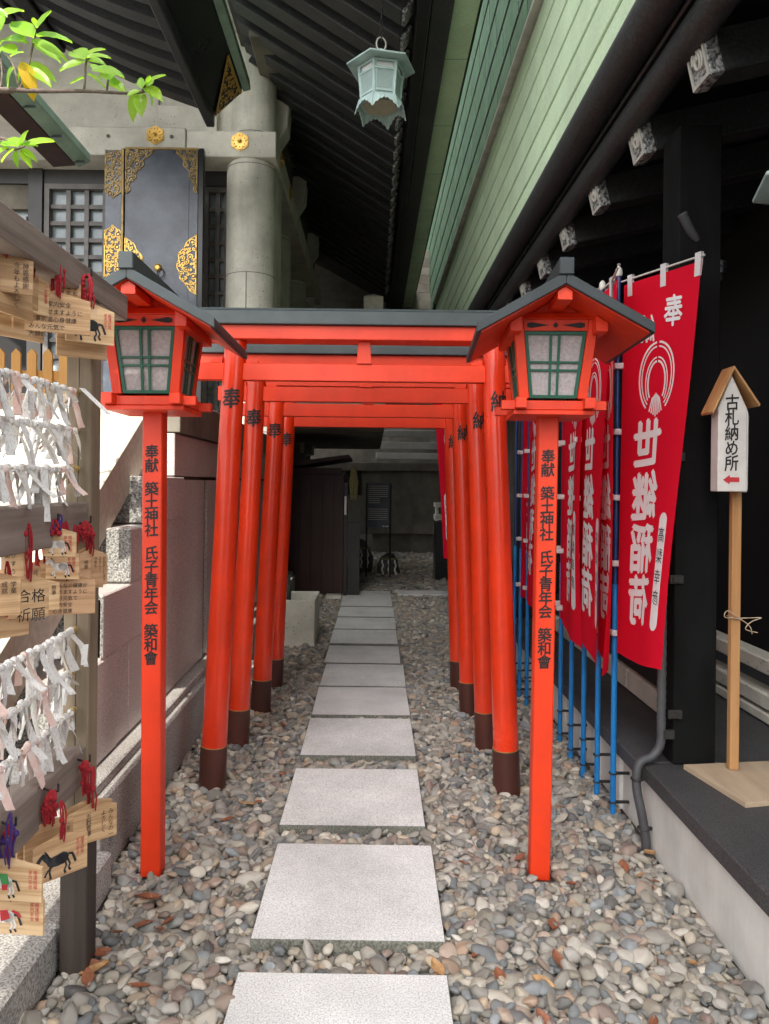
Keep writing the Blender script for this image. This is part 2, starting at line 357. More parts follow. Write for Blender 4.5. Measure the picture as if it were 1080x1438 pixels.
def ribbon2(mb, pts, wd, fn, mi=0, L=None):
    n = len(pts); q = []
    for i, p in enumerate(pts):
        a_ = pts[max(i-1,0)]; b_ = pts[min(i+1,n-1)]
        tx, ty = b_[0]-a_[0], b_[1]-a_[1]; ln = math.hypot(tx, ty) or 1
        wi = wd[i] if isinstance(wd, (list,tuple)) else wd
        q += [(p[0]-ty/ln*wi/2, p[1]+tx/ln*wi/2), (p[0]+ty/ln*wi/2, p[1]-tx/ln*wi/2)]
    t = []
    for i in range(n-1): t += [(2*i,2*i+1,2*i+3),(2*i,2*i+3,2*i+2)]
    if L: q, t = refine(q, t, L)
    mb.add([fn(x, y) for x, y in q], t, mi)

# =================================================================== SETTING
g = MB(); g.box((-30,-40,-.30), (30,60,-.004)); g.build('ground', 'soil', base=(0,0,0), recalc=False)
tag(bpy.data.objects['ground'], kind='structure')

# ---- stepping slabs of the path
slab_far = [2.12, 2.88, 3.64, 4.42, 5.09, 5.73, 6.38, 7.08, 7.72, 8.38, 9.05, 9.62]
slab_words = ['cut off by the bottom edge of the photo', 'in front of the two lantern posts, pale and speckled', 'just behind the lantern posts', 'between the front torii pillars', 'between the second torii pillars',
  'between the third torii pillars', 'below the last torii gate', 'first one past the last torii gate', 'in the dark beside the hollow stone block', 'in the dark passage, third last of the row', 'in the dark passage, second last of the row', 'last and thinnest one of the row in the dark']
SLABS = []
for i, yf in enumerate(slab_far):
    hw = .30; y0 = yf-.61; cx = -.06 + RND.uniform(-.008,.008)
    if i == 0: cx = -.075
    r = RND.uniform(-.008, .008) - .006
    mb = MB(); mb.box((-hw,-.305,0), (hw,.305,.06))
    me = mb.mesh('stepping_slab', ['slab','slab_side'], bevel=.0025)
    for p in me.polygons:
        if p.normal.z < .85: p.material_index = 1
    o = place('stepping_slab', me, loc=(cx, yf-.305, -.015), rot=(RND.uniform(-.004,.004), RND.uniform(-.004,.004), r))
    tag(o, 'grey granite stepping slab '+slab_words[i], 'stepping stone', 'stepping slabs of the path')
    SLABS.append((cx-hw-.004, cx+hw+.004, y0-.004, yf+.004))
o = place('stepping_slab', MB().box((-.52,-.17,0), (.52,.17,.06)).mesh('stepping_slab', 'slab', bevel=.004), loc=(.85, 9.55, -.015))
tag(o, 'grey stepping slab of the crossing path, right of the row in the dark', 'stepping stone', 'stepping slabs of the path'); SLABS.append((.32,1.38,9.37,9.73))

# ---- pebbles: one instanced heap of river pebbles
def pebble_cloud():
    rng = np.random.default_rng(5)
    P = []
    def layer(x0, x1, y0, y1, pitch, size, zlo, zhi, keep=1.0):
        nx, ny = int((x1-x0)/pitch), int((y1-y0)/(pitch*.87))
        ii, jj = np.meshgrid(np.arange(nx), np.arange(ny))
        x = x0+(ii+.5*(jj%2))*pitch; y = y0+jj*pitch*.87
        x = x.ravel()+rng.uniform(-.42,.42,x.size)*pitch; y = y.ravel()+rng.uniform(-.42,.42,y.size)*pitch
        k = rng.random(x.size) < keep; x, y = x[k], y[k]
        s = size*np.exp(rng.normal(0,.27,x.size)); s = np.clip(s, size*.55, size*1.9)
        z = rng.uniform(zlo, zhi, x.size)
        P.append(np.stack([x,y,z,s],1))
    layer(-1.0,1.16,.95,5.6,.028,.0150,-.004,.004)
    layer(-1.0,1.16,.95,5.6,.033,.0165,.006,.016)
    layer(-1.0,1.16,.95,5.6,.046,.0180,.018,.028, .85)
    layer(-1.06,1.16,5.6,9.2,.034,.0165,.0,.012); layer(-1.06,1.16,5.6,9.2,.036,.018,.010,.022)
    layer(-1.0,2.6,9.2,15.4,.060,.030,.0,.018); layer(-1.0,2.6,9.2,15.4,.075,.032,.010,.024)
    A = np.concatenate(P)
    x, y, z, s = A.T
    k = np.ones(len(A), bool)
    for (a0,a1,b0,b1) in SLABS: k &= ~((x>a0-s*.35)&(x<a1+s*.35)&(y>b0-s*.35)&(y<b1+s*.35))
    k &= ~((x < -.955+s*.5) & (y < 9.0) & (y>2.3)); k &= ~((x < -.90+s*.5) & (y < 2.6)); k &= ~((x > 1.11-s*.5) & (y < 9.2))
    for (cx,cy) in PILLARS: k &= ((x-cx)**2+(y-cy)**2) > (.055+s*.3)**2
    return A[k]
PILLARS = [(-.79,2.73),(.63,2.73)]
TOR = [(3.46,-.048,.69,0.0,'奉'),(4.03,-.045,.68,-.035,''),(4.63,-.035,.655,-.062,''),(5.18,-.03,.65,-.085,'')]
for (Y,cx,hw,dz,_) in TOR: PILLARS += [(cx-hw,Y),(cx+hw,Y)]
A = pebble_cloud(); N = len(A)
rng = np.random.default_rng(11)
me = bpy.data.meshes.new('gravel'); me.vertices.add(N); me.vertices.foreach_set('co', A[:, :3].astype(np.float32).ravel())
def attr(nm, ty, arr, key):
    a_ = me.attributes.new(nm, ty, 'POINT'); a_.data.foreach_set(key, np.ascontiguousarray(arr, dtype=np.float32 if ty!='INT' else np.int32).ravel())
attr('rot', 'FLOAT_VECTOR', np.stack([rng.normal(0,.33,N), rng.normal(0,.33,N), rng.uniform(0,6.283,N)],1), 'vector')
s = A[:,3:4]
attr('scl', 'FLOAT_VECTOR', np.concatenate([s*rng.uniform(1.0,1.5,(N,1)), s*rng.uniform(.8,1.08,(N,1)), s*rng.uniform(.50,.82,(N,1))],1), 'vector')
attr('variant', 'INT', rng.integers(0,10,N), 'value')
pal = np.array([[.30,.29,.27],[.22,.22,.215],[.36,.33,.28],[.42,.37,.30],[.17,.185,.20],[.24,.265,.29],[.36,.27,.22],[.50,.46,.40],[.40,.27,.19],[.28,.26,.23],[.33,.31,.29],[.44,.41,.37],[.155,.155,.16],[.30,.22,.19],[.45,.35,.25],[.55,.52,.48]])
pw = np.array([12,9,11,8,6,7,6,6,3,12,12,9,3,3,4,3.]); pw /= pw.sum()
col = pal[rng.choice(len(pal), N, p=pw)]; gr = col.mean(1,keepdims=True); col = (gr+(col-gr)*.80)*rng.uniform(.62,1.17,(N,1))*np.array([[1.05,1.02,.955]])
attr('tint', 'FLOAT_VECTOR', col, 'vector')
pm = bpy.data.materials.new('river_pebble'); pm.use_nodes = True
n, l = pm.node_tree.nodes, pm.node_tree.links; b = n['Principled BSDF']; b.inputs['Roughness'].default_value = .62; b.inputs['Specular IOR Level'].default_value = .35
an = n.new('ShaderNodeAttribute'); an.attribute_type = 'INSTANCER'; an.attribute_name = 'tint'
tc = n.new('ShaderNodeTexCoord'); no = n.new('ShaderNodeTexNoise'); no.inputs['Scale'].default_value = 4.5; no.inputs['Detail'].default_value = 6; no.inputs['Roughness'].default_value = .7
va = n.new('ShaderNodeVectorMath'); va.operation = 'MULTIPLY_ADD'; va.inputs[1].default_value = (90,90,90)
l.new(an.outputs['Vector'], va.inputs[0]); l.new(tc.outputs['Object'], va.inputs[2])
vsn = n.new('ShaderNodeMapping'); vsn.inputs['Scale'].default_value = (14,14,14); l.new(va.outputs[0], vsn.inputs[0])
l.new(vsn.outputs[0], no.inputs['Vector'])
mr = n.new('ShaderNodeMapRange'); mr.inputs[1].default_value = .3; mr.inputs[2].default_value = .7; mr.inputs[3].default_value = .62; mr.inputs[4].default_value = 1.32
l.new(no.outputs[0], mr.inputs[0])
vm = n.new('ShaderNodeVectorMath'); vm.operation = 'SCALE'; l.new(an.outputs['Vector'], vm.inputs[0]); l.new(mr.outputs[0], vm.inputs['Scale']); l.new(vm.outputs[0], b.inputs['Base Color'])
bu = n.new('ShaderNodeBump'); bu.inputs['Strength'].default_value = .4; bu.inputs['Distance'].default_value = .003; l.new(no.outputs[0], bu.inputs['Height']); l.new(bu.outputs[0], b.inputs['Normal'])
ng = bpy.data.node_groups.new('pebble_scatter', 'GeometryNodeTree')
ng.interface.new_socket('Geometry', in_out='INPUT', socket_type='NodeSocketGeometry'); ng.interface.new_socket('Geometry', in_out='OUTPUT', socket_type='NodeSocketGeometry')
n, l = ng.nodes, ng.links
gi = n.new('NodeGroupInput'); go = n.new('NodeGroupOutput')
g2i = n.new('GeometryNodeGeometryToInstance')
for k in range(10):
    ic = n.new('GeometryNodeMeshIcoSphere'); ic.inputs['Subdivisions'].default_value = 3; ic.inputs['Radius'].default_value = 1
    def warp(src, nscale, seed, amt):
        sp = n.new('GeometryNodeSetPosition'); ns = n.new('ShaderNodeTexNoise'); ns.noise_dimensions = '4D'; ns.inputs['Scale'].default_value = nscale; ns.inputs['W'].default_value = seed; ns.inputs['Detail'].default_value = 1
        pos = n.new('GeometryNodeInputPosition'); l.new(pos.outputs[0], ns.inputs['Vector'])
        sb = n.new('ShaderNodeVectorMath'); sb.operation = 'SUBTRACT'; sb.inputs[1].default_value = (.5,.5,.5); l.new(ns.outputs['Color'], sb.inputs[0])
        sx = n.new('ShaderNodeVectorMath'); sx.operation = 'SCALE'; sx.inputs['Scale'].default_value = amt; l.new(sb.outputs[0], sx.inputs[0])
        l.new(src, sp.inputs['Geometry']); l.new(sx.outputs[0], sp.inputs['Offset']); return sp.outputs[0]
    gm = warp(ic.outputs['Mesh'], .62, k*3.7+1, 1.25); gm = warp(gm, 1.6, k*5.1+2, .14)
    ss = n.new('GeometryNodeSetShadeSmooth'); l.new(gm, ss.inputs['Geometry'])
    smt = n.new('GeometryNodeSetMaterial'); smt.inputs['Material'].default_value = pm; l.new(ss.outputs[0], smt.inputs['Geometry'])
    l.new(smt.outputs[0], g2i.inputs[0])
iop = n.new('GeometryNodeInstanceOnPoints'); iop.inputs['Pick Instance'].default_value = True
def na(nm, ty):
    q = n.new('GeometryNodeInputNamedAttribute'); q.data_type = ty; q.inputs['Name'].default_value = nm
    return [o_ for o_ in q.outputs if o_.name == 'Attribute' and o_.enabled][0]
l.new(gi.outputs[0], iop.inputs['Points']); l.new(g2i.outputs[0], iop.inputs['Instance'])
l.new(na('variant','INT'), iop.inputs['Instance Index']); l.new(na('scl','FLOAT_VECTOR'), iop.inputs['Scale'])
e2r = n.new('FunctionNodeEulerToRotation'); l.new(na('rot','FLOAT_VECTOR'), e2r.inputs[0]); l.new(e2r.outputs[0], iop.inputs['Rotation'])
l.new(iop.outputs[0], go.inputs[0])
gv = bpy.data.objects.new('gravel', me); COL.objects.link(gv); md = gv.modifiers.new('scatter', 'NODES'); md.node_group = ng
tag(gv, 'rounded grey and tan river pebbles covering the ground', 'gravel', kind='stuff')

# =================================================================== LEFT PODIUM
pod = thing('podium_wall', 'pinkish granite panel wall along the left side of the path', 'wall', (-1.5,6,0))
beam('footing', (-2.6,2.62,0), (-.955,9.3,.30), 'gran_kerb', pod, .012)
beam('ledge', (-2.6,2.62,.302), (-.985,9.3,.345), 'gran_kerb', pod, .006)
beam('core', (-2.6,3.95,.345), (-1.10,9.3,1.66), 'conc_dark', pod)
for (y0,z0,z1) in ((3.06,.346,.748),(3.41,.752,.998),(3.76,1.007,1.237)): MB().box((-1.745,y0,z0),(-1.102,3.945,z1)).build('step_core','conc_dark',pod)
ys = [2.95, 4.62, 4.70, 5.75, 6.8, 7.9, 9.28]
for i in range(len(ys)-1):
    if i == 1: continue
    z1 = 1.455
    a_, b_ = ys[i]+.008, ys[i+1]-.008
    if i == 0:
        # the first panel is cut to the steps of the stair blocks
        mb = MB()
        mb.box((-1.10,3.55,.352), (-1.052,4.612,1.455)); mb.build('panel', 'gran_pink', pod, .003)
        MB().box((-1.10,3.22,.352), (-1.052,3.544,1.225)).build('panel', 'gran_pink', pod, .003)
        MB().box((-1.10,2.88,.352), (-1.052,3.214,.985)).build('panel', 'gran_pink', pod, .003)
    else: MB().box((-1.10,a_,.352), (-1.052,b_,z1)).build('panel', 'gran_pink', pod, .003)
MB().box((-1.10,4.625,.352), (-1.066,4.695,1.455)).build('joint_strip', 'gran_dark', pod)
for i in range(5):
    y0 = 3.9+i*1.08
    MB().box((-1.6,y0+.004,1.475), (-1.048,y0+1.076,1.70)).build('coping', 'gran_pink', pod, .004)
beam('floor_slab', (-2.6,3.9,1.704), (-1.02,9.3,1.90), 'conc_dark', pod, .004)
# rough stair blocks stepping up beside the wall
blocks = [(2.55,3.05,.352,.745),(2.88,3.4,.75,1.0),(3.2,3.75,1.005,1.24),(3.5,4.1,1.245,1.47),(2.45,2.85,.352,.60)]
words = ['lowest rough granite stair block behind the plaque rack post','second granite stair block from below with a bright top','third granite stair block from below with speckled dark face','topmost granite stair block beside the left lantern post','small granite block at the foot of the stair blocks']
for (y0,y1,z0,z1), wd in zip(blocks[:4], words):
    o = MB().box((-1.75,y0,z0), (-1.045,y1,z1)).build('stair_block', ['gran_pink','gran_dark'], None, .006)
    for p in o.data.polygons:
        if p.normal.y < -.7: p.material_index = 1
    tag(o, wd, 'stone block', 'granite blocks of the stair side')
# sloping stone parapet
sp = thing('stair_parapet', 'sunlit sloping cream stone parapet behind the plaque rack', 'parapet', (-1.7,2.9,0))
def slope_z(y): return 1.775-(3.71-y)*.61
mb = MB(); y0, y1 = 1.55, 3.78
mb.prism([V(-2.5,y0,slope_z(y0)), V(-2.5,y1,slope_z(y1)), V(-2.5,y1,slope_z(y1)-.26), V(-2.5,y0,slope_z(y0)-.26)], (1.35,0,0))
mb.build('slab', 'cream', sp, .006)
mb = MB(); mb.prism([V(-2.4,y0+.05,.36), V(-2.4,y0+.05,slope_z(y0)-.235), V(-2.4,y1-.1,slope_z(y1)-.305), V(-2.4,y1-.1,.36)], (.95,0,0)); mb.build('cheek_wall', 'conc_dark', sp)
# low kerb in the near left corner
for i,(y0,y1) in enumerate([(.2,1.42),(1.425,2.16),(2.165,2.61)]):
    o = MB().box((-2.4,y0,0), (-.905,y1,.145)).build('kerb_stone', 'gran_kerb', None, .010)
    tag(o, ['pale granite kerb stone lowest in the left corner','granite kerb stone under the hanging horse plaques','granite kerb stone behind the foot of the rack post'][i], 'kerb stone', 'low kerb stones left of the pebbles')
# picket fence at the top of the stairs
pf = thing('picket_fence', 'orange wooden picket fence behind the plaques', 'fence', (-2.6,4.9,1.2))
for k in range(14):
    x = -3.35+k*.105
    MB().prism([V(x,4.9,1.25),V(x+.062,4.9,1.25),V(x+.062,4.9,2.28),V(x+.031,4.9,2.315),V(x,4.9,2.28)], (0,.02,0)).build('picket', 'fence', pf, .002)
for z in (1.45,2.10): MB().box((-3.4,4.922,z), (-1.85,4.95,z+.07)).build('rail', 'fence', pf)
beam('landing', (-3.6,4.0,.36), (-1.62,6.6,1.25), 'conc', pf)
tag(pf, 'orange wooden picket fence behind the plaques on its concrete landing', 'fence')

# =================================================================== MAIN HALL (left)
hall = thing('shrine_hall', 'large concrete shrine hall with round columns and deep black rafters', 'building', (-2.2,8,1.9))
# columns
def column(x, y, z0, z1, r=.235):
    mb = MB(); mb.lathe([(r,z0),(r,z1-.02),(r-.02,z1)], (x,y,0), 32)
    c_ = mb.build('column', 'conc_col', hall)
    for z in (z0+.02, 3.42, 4.45):
        if z0 < z < z1: MB().lathe([(r+.0012,z),(r+.0012,z+.006)], (x,y,0), 32).build('joint_band', 'conc_dark', c_)
    MB().box((x-.004,y-r-.0016,z0+.03), (x+.004,y-r+.02,3.42)).build('form_seam', 'conc_dark', c_) if z0 < 3 else None
column(-1.215, 7.2, 1.9, 4.505); column(-1.20, 7.22, 4.752, 5.75, .215)
for y in (9.3, 11.4): column(-1.3, y, 1.9, 4.505); 
MB().box((-1.09,7.42,1.9), (-.99,7.75,4.5)).build('pilaster', 'conc', hall, .01)
# beams
beam('front_beam', (-5.2,6.96,4.505), (-1.80,7.4,4.77), 'conc', hall, .008)
beam('front_beam', (-1.795,6.975,4.505), (-.95,7.4,4.75), 'conc', hall, .008)
beam('side_beam', (-1.3,7.402,4.505), (-.952,12.9,4.75), 'conc', hall, .008)
beam('front_wall', (-5.2,7.25,4.78), (-1.42,7.5,5.9), 'conc', hall)
beam('wall_panel', (-2.12,7.16,4.782), (-1.55,7.248,5.08), 'conc', hall, .004)
beam('wall_panel', (-5.2,7.2,4.79), (-2.13,7.248,5.55), 'conc', hall, .004)
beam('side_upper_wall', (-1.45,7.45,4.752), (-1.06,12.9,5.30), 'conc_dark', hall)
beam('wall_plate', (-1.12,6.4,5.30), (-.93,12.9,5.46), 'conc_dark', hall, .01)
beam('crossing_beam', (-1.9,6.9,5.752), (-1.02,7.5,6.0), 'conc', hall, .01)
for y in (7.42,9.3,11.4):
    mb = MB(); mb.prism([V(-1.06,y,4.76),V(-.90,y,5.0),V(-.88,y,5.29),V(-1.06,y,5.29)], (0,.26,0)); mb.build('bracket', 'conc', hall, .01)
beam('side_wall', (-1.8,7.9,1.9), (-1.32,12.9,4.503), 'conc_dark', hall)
for y0 in (8.0,9.65,11.7): MB().box((-1.319,y0,2.1),(-1.30,y0+1.1,4.3)).build('side_window', 'lattice_dark', hall)
beam('rear_side_post', (-1.28,12.2,1.9), (-1.0,12.5,4.5), 'conc', hall, .01)
# rosettes
def rosette(p, ax, r=.055):
    """gilt hexagonal nail cover with petals and a boss; ax 'Y' faces the camera side, 'X' faces the path"""
    def W(x, z, d): return V(p.x+x, p.y-d, p.z+z) if ax == 'Y' else V(p.x+d, p.y+x, p.z+z)
    mb = MB()
    hexp = [(r*math.sin(k*math.pi/3), r*math.cos(k*math.pi/3)) for k in range(6)]
    mb.prism([W(x,z,0) for x,z in hexp], W(0,0,.006)-W(0,0,0))
    root = mb.build('rosette', 'gold', hall, .001)
    for k in range(6):
        a_ = k*math.pi/3; mb = MB(); rr = r*.95
        q = [(0,0),(rr*.45,-rr*.30),(rr*.80,-rr*.28),(rr*.92,0),(rr*.80,rr*.28),(rr*.45,rr*.30)]
        ca, sa = math.sin(a_), math.cos(a_)
        mb.prism([W(x*ca-z*sa, x*sa+z*ca, .006) for x,z in q], W(0,0,.008)-W(0,0,0)); mb.build('petal', 'gold', root, .003)
        mb = MB(); x, z = rr*.63*ca, rr*.63*sa
        mb.prism([W(x+.007*math.cos(t*1.2566), z+.007*math.sin(t*1.2566), .0135) for t in range(5)], W(0,0,.002)-W(0,0,0)); mb.build('hole', 'black_ink', root)
    mb = MB(); n_ = 12
    for i_, (r0, d0) in enumerate([(.022,.008),(.022,.016),(.013,.020),(.013,.030),(.006,.036)]):
        mb.v += [W(r0*math.cos(t*2*math.pi/n_), r0*math.sin(t*2*math.pi/n_), d0) for t in range(n_)]
        if i_: 
            for t in range(n_): mb.f.append([(i_-1)*n_+t,(i_-1)*n_+(t+1)%n_,i_*n_+(t+1)%n_,i_*n_+t]); mb.m.append(0); mb.sm.append(False)
    mb.f.append(list(range(4*n_,5*n_))); mb.m.append(0); mb.sm.append(False)
    mb.build('boss', 'gold', root)
rosette(at(218,190,6.955), 'Y', .092); rosette(at(337,199,6.97), 'Y', .092)
rosette(V(-.949,7.35,4.63),'X',.08); rosette(V(-.949,8.15,4.63),'X',.08)
for px,py in ((152,191),(241,192)):
    p = at(px,py,6.956); MB().lathe([(.018,0),(.018,.004)], p, 12, axis='Y').build('plug', 'conc_dark', hall)
# front wall under the beam: dark rails, lattice windows, door leaves
beam('head_rail', (-5.2,7.30,4.36), (-1.45,7.5,4.503), 'lattice_dark', hall)
def lattice(x0, x1, z0, z1, y, nx, dz=.20):
    fr = MB(); t = .035
    fr.box((x0-.05,y-.03,z0),(x0,y+.05,z1)); fr.box((x1,y-.03,z0),(x1+.05,y+.05,z1)); fr.box((x0,y-.03,z1-.05),(x1,y+.05,z1))
    root = fr.build('lattice_window', 'lattice', hall)
    MB().box((x0,y+.052,z0),(x1,y+.06,z1)).build('pane', 'glass', root)
    st = (x1-x0)/nx
    for k in range(1,nx): MB().box((x0+k*st-.022,y-.008,z0),(x0+k*st+.022,y+.03,z1-.052)).build('mullion', 'lattice', root)
    z = z1-.05-dz; k = 0
    while z > z0+.05:
        MB().box((x0+.001,y-.002,z-.02),(x1-.001,y+.024,z+.02)).build('lattice_bar', 'lattice', root); z -= dz
lattice(-3.22,-2.50,1.9,4.36,7.32,4,.165)
beam('corner_frame', (-3.42,7.27,1.9), (-3.28,7.42,4.50), 'lattice_dark', hall)
lattice(-1.66,-1.40,1.9,4.36,7.36,3,.165)
lw = thing('x','x','x',(0,0,0)); bpy.data.objects.remove(lw)
ow = MB().box((-4.2,7.33,4.12),(-3.43,7.42,4.36)).build('window_lintel', 'conc_dark', hall)
sg = MB().box((-4.2,7.40,3.0),(-3.43,7.44,4.12)).build('stained_window', 'glass', hall)
for k in range(24):
    x = -4.05+(k%8)*.085; z = 4.02-(k//8)*.085
    MB().lathe([(.036,0),(.036,.004),(.020,.004),(.020,.002),(.004,.002)], V(x,7.395,z), 10, axis='Y').build('ring', ['leaf_yellow' if k%3 else 'maroon'], sg)
MB().box((-4.2,7.385,3.62),(-3.5,7.399,3.76)).build('red_band', 'maroon', sg); MB().box((-4.2,7.385,3.40),(-3.5,7.399,3.50)).build('red_band', 'maroon', sg)
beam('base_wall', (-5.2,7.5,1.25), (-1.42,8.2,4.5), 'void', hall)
# gilded filigree mounts
def mount(x0, z0, wd, ht, prof, y, parent, m='gold', seed=1, flipx=False, yaw=None):
    """lace plate: outline ribbon plus packed rings and spirals inside prof(u,v)>0, u,v in 0..1"""
    r_ = random.Random(seed); mb = MB(); th = .006
    def W(u, v, d=0):
        u = 1-u if flipx else u
        return V(x0+u*wd, y-d, z0+v*ht)
    N_ = 44
    # cells at the edge of the outline get a solid rim; inside, a lace of arcs
    def ring(cu, cv, r0, r1, a0=0, a1=2*math.pi, seg=10):
        pts = []
        for i in range(seg+1):
            a_ = a0+(a1-a0)*i/seg; pts.append((cu+math.cos(a_)*r1/wd, cv+math.sin(a_)*r1/ht, cu+math.cos(a_)*r0/wd, cv+math.sin(a_)*r0/ht))
        for i in range(seg):
            p, q = pts[i], pts[i+1]
            mb.hexa([W(p[0],p[1],0),W(q[0],q[1],0),W(q[2],q[3],0),W(p[2],p[3],0)], [W(p[0],p[1],th),W(q[0],q[1],th),W(q[2],q[3],th),W(p[2],p[3],th)])
    # rim: scan rows
    rows = 30
    for j in range(rows):
        v0, v1 = j/rows, (j+1)/rows
        e0, e1 = prof(v0), prof(v1)
        for side in (0, 1):
            a_, b_ = e0[side], e1[side]; t = .011/wd
            s_ = t if side == 0 else -t
            if e0[1]-e0[0] < .02 and e1[1]-e1[0] < .02: continue
            mb.hexa([W(a_,v0),W(a_+s_,v0),W(b_+s_,v1),W(b_,v1)], [W(a_,v0,th),W(a_+s_,v0,th),W(b_+s_,v1,th),W(b_,v1,th)])
    placed = []
    for tr in range(1400):
        u, v = r_.random(), r_.random(); R = r_.uniform(.014,.034)
        e = prof(v)
        if u*wd-R < e[0]*wd-.004 or u*wd+R > e[1]*wd+.004: continue
        ea, eb = prof(max(0,v-R*.8/ht)), prof(min(1,v+R*.8/ht))
        if not (ea[0]-.03 <= u <= ea[1]+.03 and eb[0]-.03 <= u <= eb[1]+.03): continue
        if any(math.hypot((u-p[0])*wd, (v-p[1])*ht) < (R+p[2])*.86 for p in placed): continue
        placed.append((u,v,R)); a0 = r_.uniform(0,6.28)
        ring(u, v, R-.0085, R, a0, a0+5.2, 9)
        ring(u, v, 0.001, R*.38, 0, 6.28, 6)
    return mb.build('gold_mount', m, parent)
def full(v): return (0.0, 1.0)
def corner_left(v):   # v 0 bottom .. 1 top; solid at outer (left) edge and top, scalloped inward
    k = max(0, v)**1.3
    return (0.0, min(1.0, .10+.9*k+.07*math.sin(v*22)))
def finial(v): 
    return (0.0, max(.02, min(1.0, .98*math.sin(math.pi*min(max(v,0),1))**.75+.05*math.sin(v*30))))
def strip(v):
    if v < .12: return (.5-.5*v/.12*(.6+.4*abs(math.cos(v*60))), .5+.5*v/.12*(.6+.4*abs(math.cos(v*60))))
    return (0.0, 1.0)
def strip_up(v):
    return strip(1-v)
door = thing('open_door', 'black lacquered folding door leaf with gilded corner mounts beside the concrete column', 'door', (-1.95,6.8,1.9))
p0, p1 = at(176,209,6.8), at(279,207,6.8)
DX0, DX1, DZ1 = p0.x, p1.x, p0.z
beam('leaf', (DX0,6.80,1.95), (DX1,6.85,DZ1), 'door', door, .004)
beam('edge_stile', (DX1+.002,6.79,1.95), (DX1+.05,6.86,DZ1+.01), 'black_gloss', door, .004)
beam('edge_stile', (DX0-.03,6.785,1.95), (DX0-.002,6.86,DZ1), 'black_gloss', door, .002)
beam('top_rail', (DX0,6.785,DZ1-.006), (DX1,6.799,DZ1+.012), 'gold_old', door)
beam('seam', (DX1-.085,6.798,1.95), (DX1-.082,6.803,DZ1-.01), 'black_ink', door)
H = 6.8/FOC
mount(DX0+.005, DZ1-62*H, 38*H, 60*H, corner_left, 6.796, door, 'gold_old', 2)
mount(DX1-31*H, DZ1-61*H, 30*H, 59*H, corner_left, 6.796, door, 'gold_old', 3, True)
zc = at(279,372,6.8).z
mount(DX1-29*H, zc-42*H, 28*H, 84*H, finial, 6.796, door, 'gold', 4, True)
mount(DX0+.004, at(176,375,6.8).z-42*H, 28*H, 84*H, finial, 6.796, door, 'gold', 5)
zk = at(222,376,6.8); MB().lathe([(.035,0),(.035,.012),(.018,.02)], V(zk.x,6.798,zk.z), 14, axis='Y').build('ring_plate', 'gold', door)
MB().tube([V(zk.x+.03+.03*math.cos(t*.52), 6.775, zk.z-.055+.045*math.sin(t*.52)) for t in range(13)], .005, 6).build('ring_pull', 'metal_dark', door)
leaf2 = thing('open_door', 'narrow folded door leaf with gilded strips left of the wide black door', 'door', (-2.42,6.8,1.9))
X0, X1 = at(148,212,6.8).x, at(172,212,6.8).x
beam('leaf', (X0,6.80,1.95), (X1,6.85,DZ1-.01), 'door', leaf2, .004)
beam('edge_stile', (X1+.001,6.78,1.95), (X1+.020,6.86,DZ1-.002), 'gold_old', leaf2)
mount(X0, at(148,278,6.8).z, X1-X0, DZ1-.015-at(148,278,6.8).z, strip, 6.796, leaf2, 'gold_old', 6)
mount(X0, at(148,389,6.8).z, X1-X0, at(148,316,6.8).z-at(148,389,6.8).z, strip_up, 6.796, leaf2, 'gold', 7)
# rafters of the hall's right eave
TX, TZ = .205, EYE+3.17; SL = .62
def raf(x): return TZ+.062+(TX-x)*SL*(1-.02*(TX-x))
NR = 29
ang = math.atan(SL)
rm = MB(); L_ = 1.62
rm.box((-L_,-.085,-.062), (0,.085,.062)); rme = rm.mesh('rafter', 'black_rafter', bevel=.006)
cm = MB(); cm.box((0.0005,-.080,-.058), (.028,.080,.058)); cme = cm.mesh('rafter_cap', 'cap', bevel=.004)
for k in range(2,NR):
    y = 3.77+.2998*k
    r_ = place('rafter', rme, hall, (TX-.02, y, TZ), (0, ang, 0))
    c_ = bpy.data.objects.new('rafter_cap', cme); COL.objects.link(c_); c_.parent = r_
mb = MB(); T = .04
mb.prism([V(TX+.12,4.3,TZ+.0), V(-1.3,4.3,TZ+.0+1.42*SL), V(-1.3,4.3,TZ+1.42*SL+T), V(TX+.12,4.3,TZ+T)], (0,9.4,0))
for vtx in mb.v: vtx.z += .082
mb.build('roof_boarding', 'black_wood', hall)
beam('roof_deck', (-6,5.0,6.05), (-.9,13.8,6.2), 'black_wood', hall)  # unseen front edge drawn forward to keep sun off the hall front
hz = EYE
for nm,(x0,z0,x1,z1,m_) in {'fascia':(.255,3.12,.345,3.34,'black_wood'),'fascia_outer':(.350,3.16,.50,3.40,'black_rafter'),'copper_edge':(.505,3.24,.685,3.46,'siding')}.items():
    MB().box((x0,4.2,hz+z0),(x1,13.8,hz+z1)).build(nm, m_, hall, .008)
for k in range(9):
    y = 4.6+k*1.05; MB().box((.504,y,hz+3.2385),(.686,y+.006,hz+3.25)).build('edge_joint', 'copper', hall)
MB().box((.21,4.2,TZ+.05),(.2545,13.8,TZ+.13)).build('eave_batten', 'black_wood', hall)
MB().box((.2,4.2,hz+3.47),(.75,13.8,hz+3.52)).build('eave_board', 'black_wood', hall)
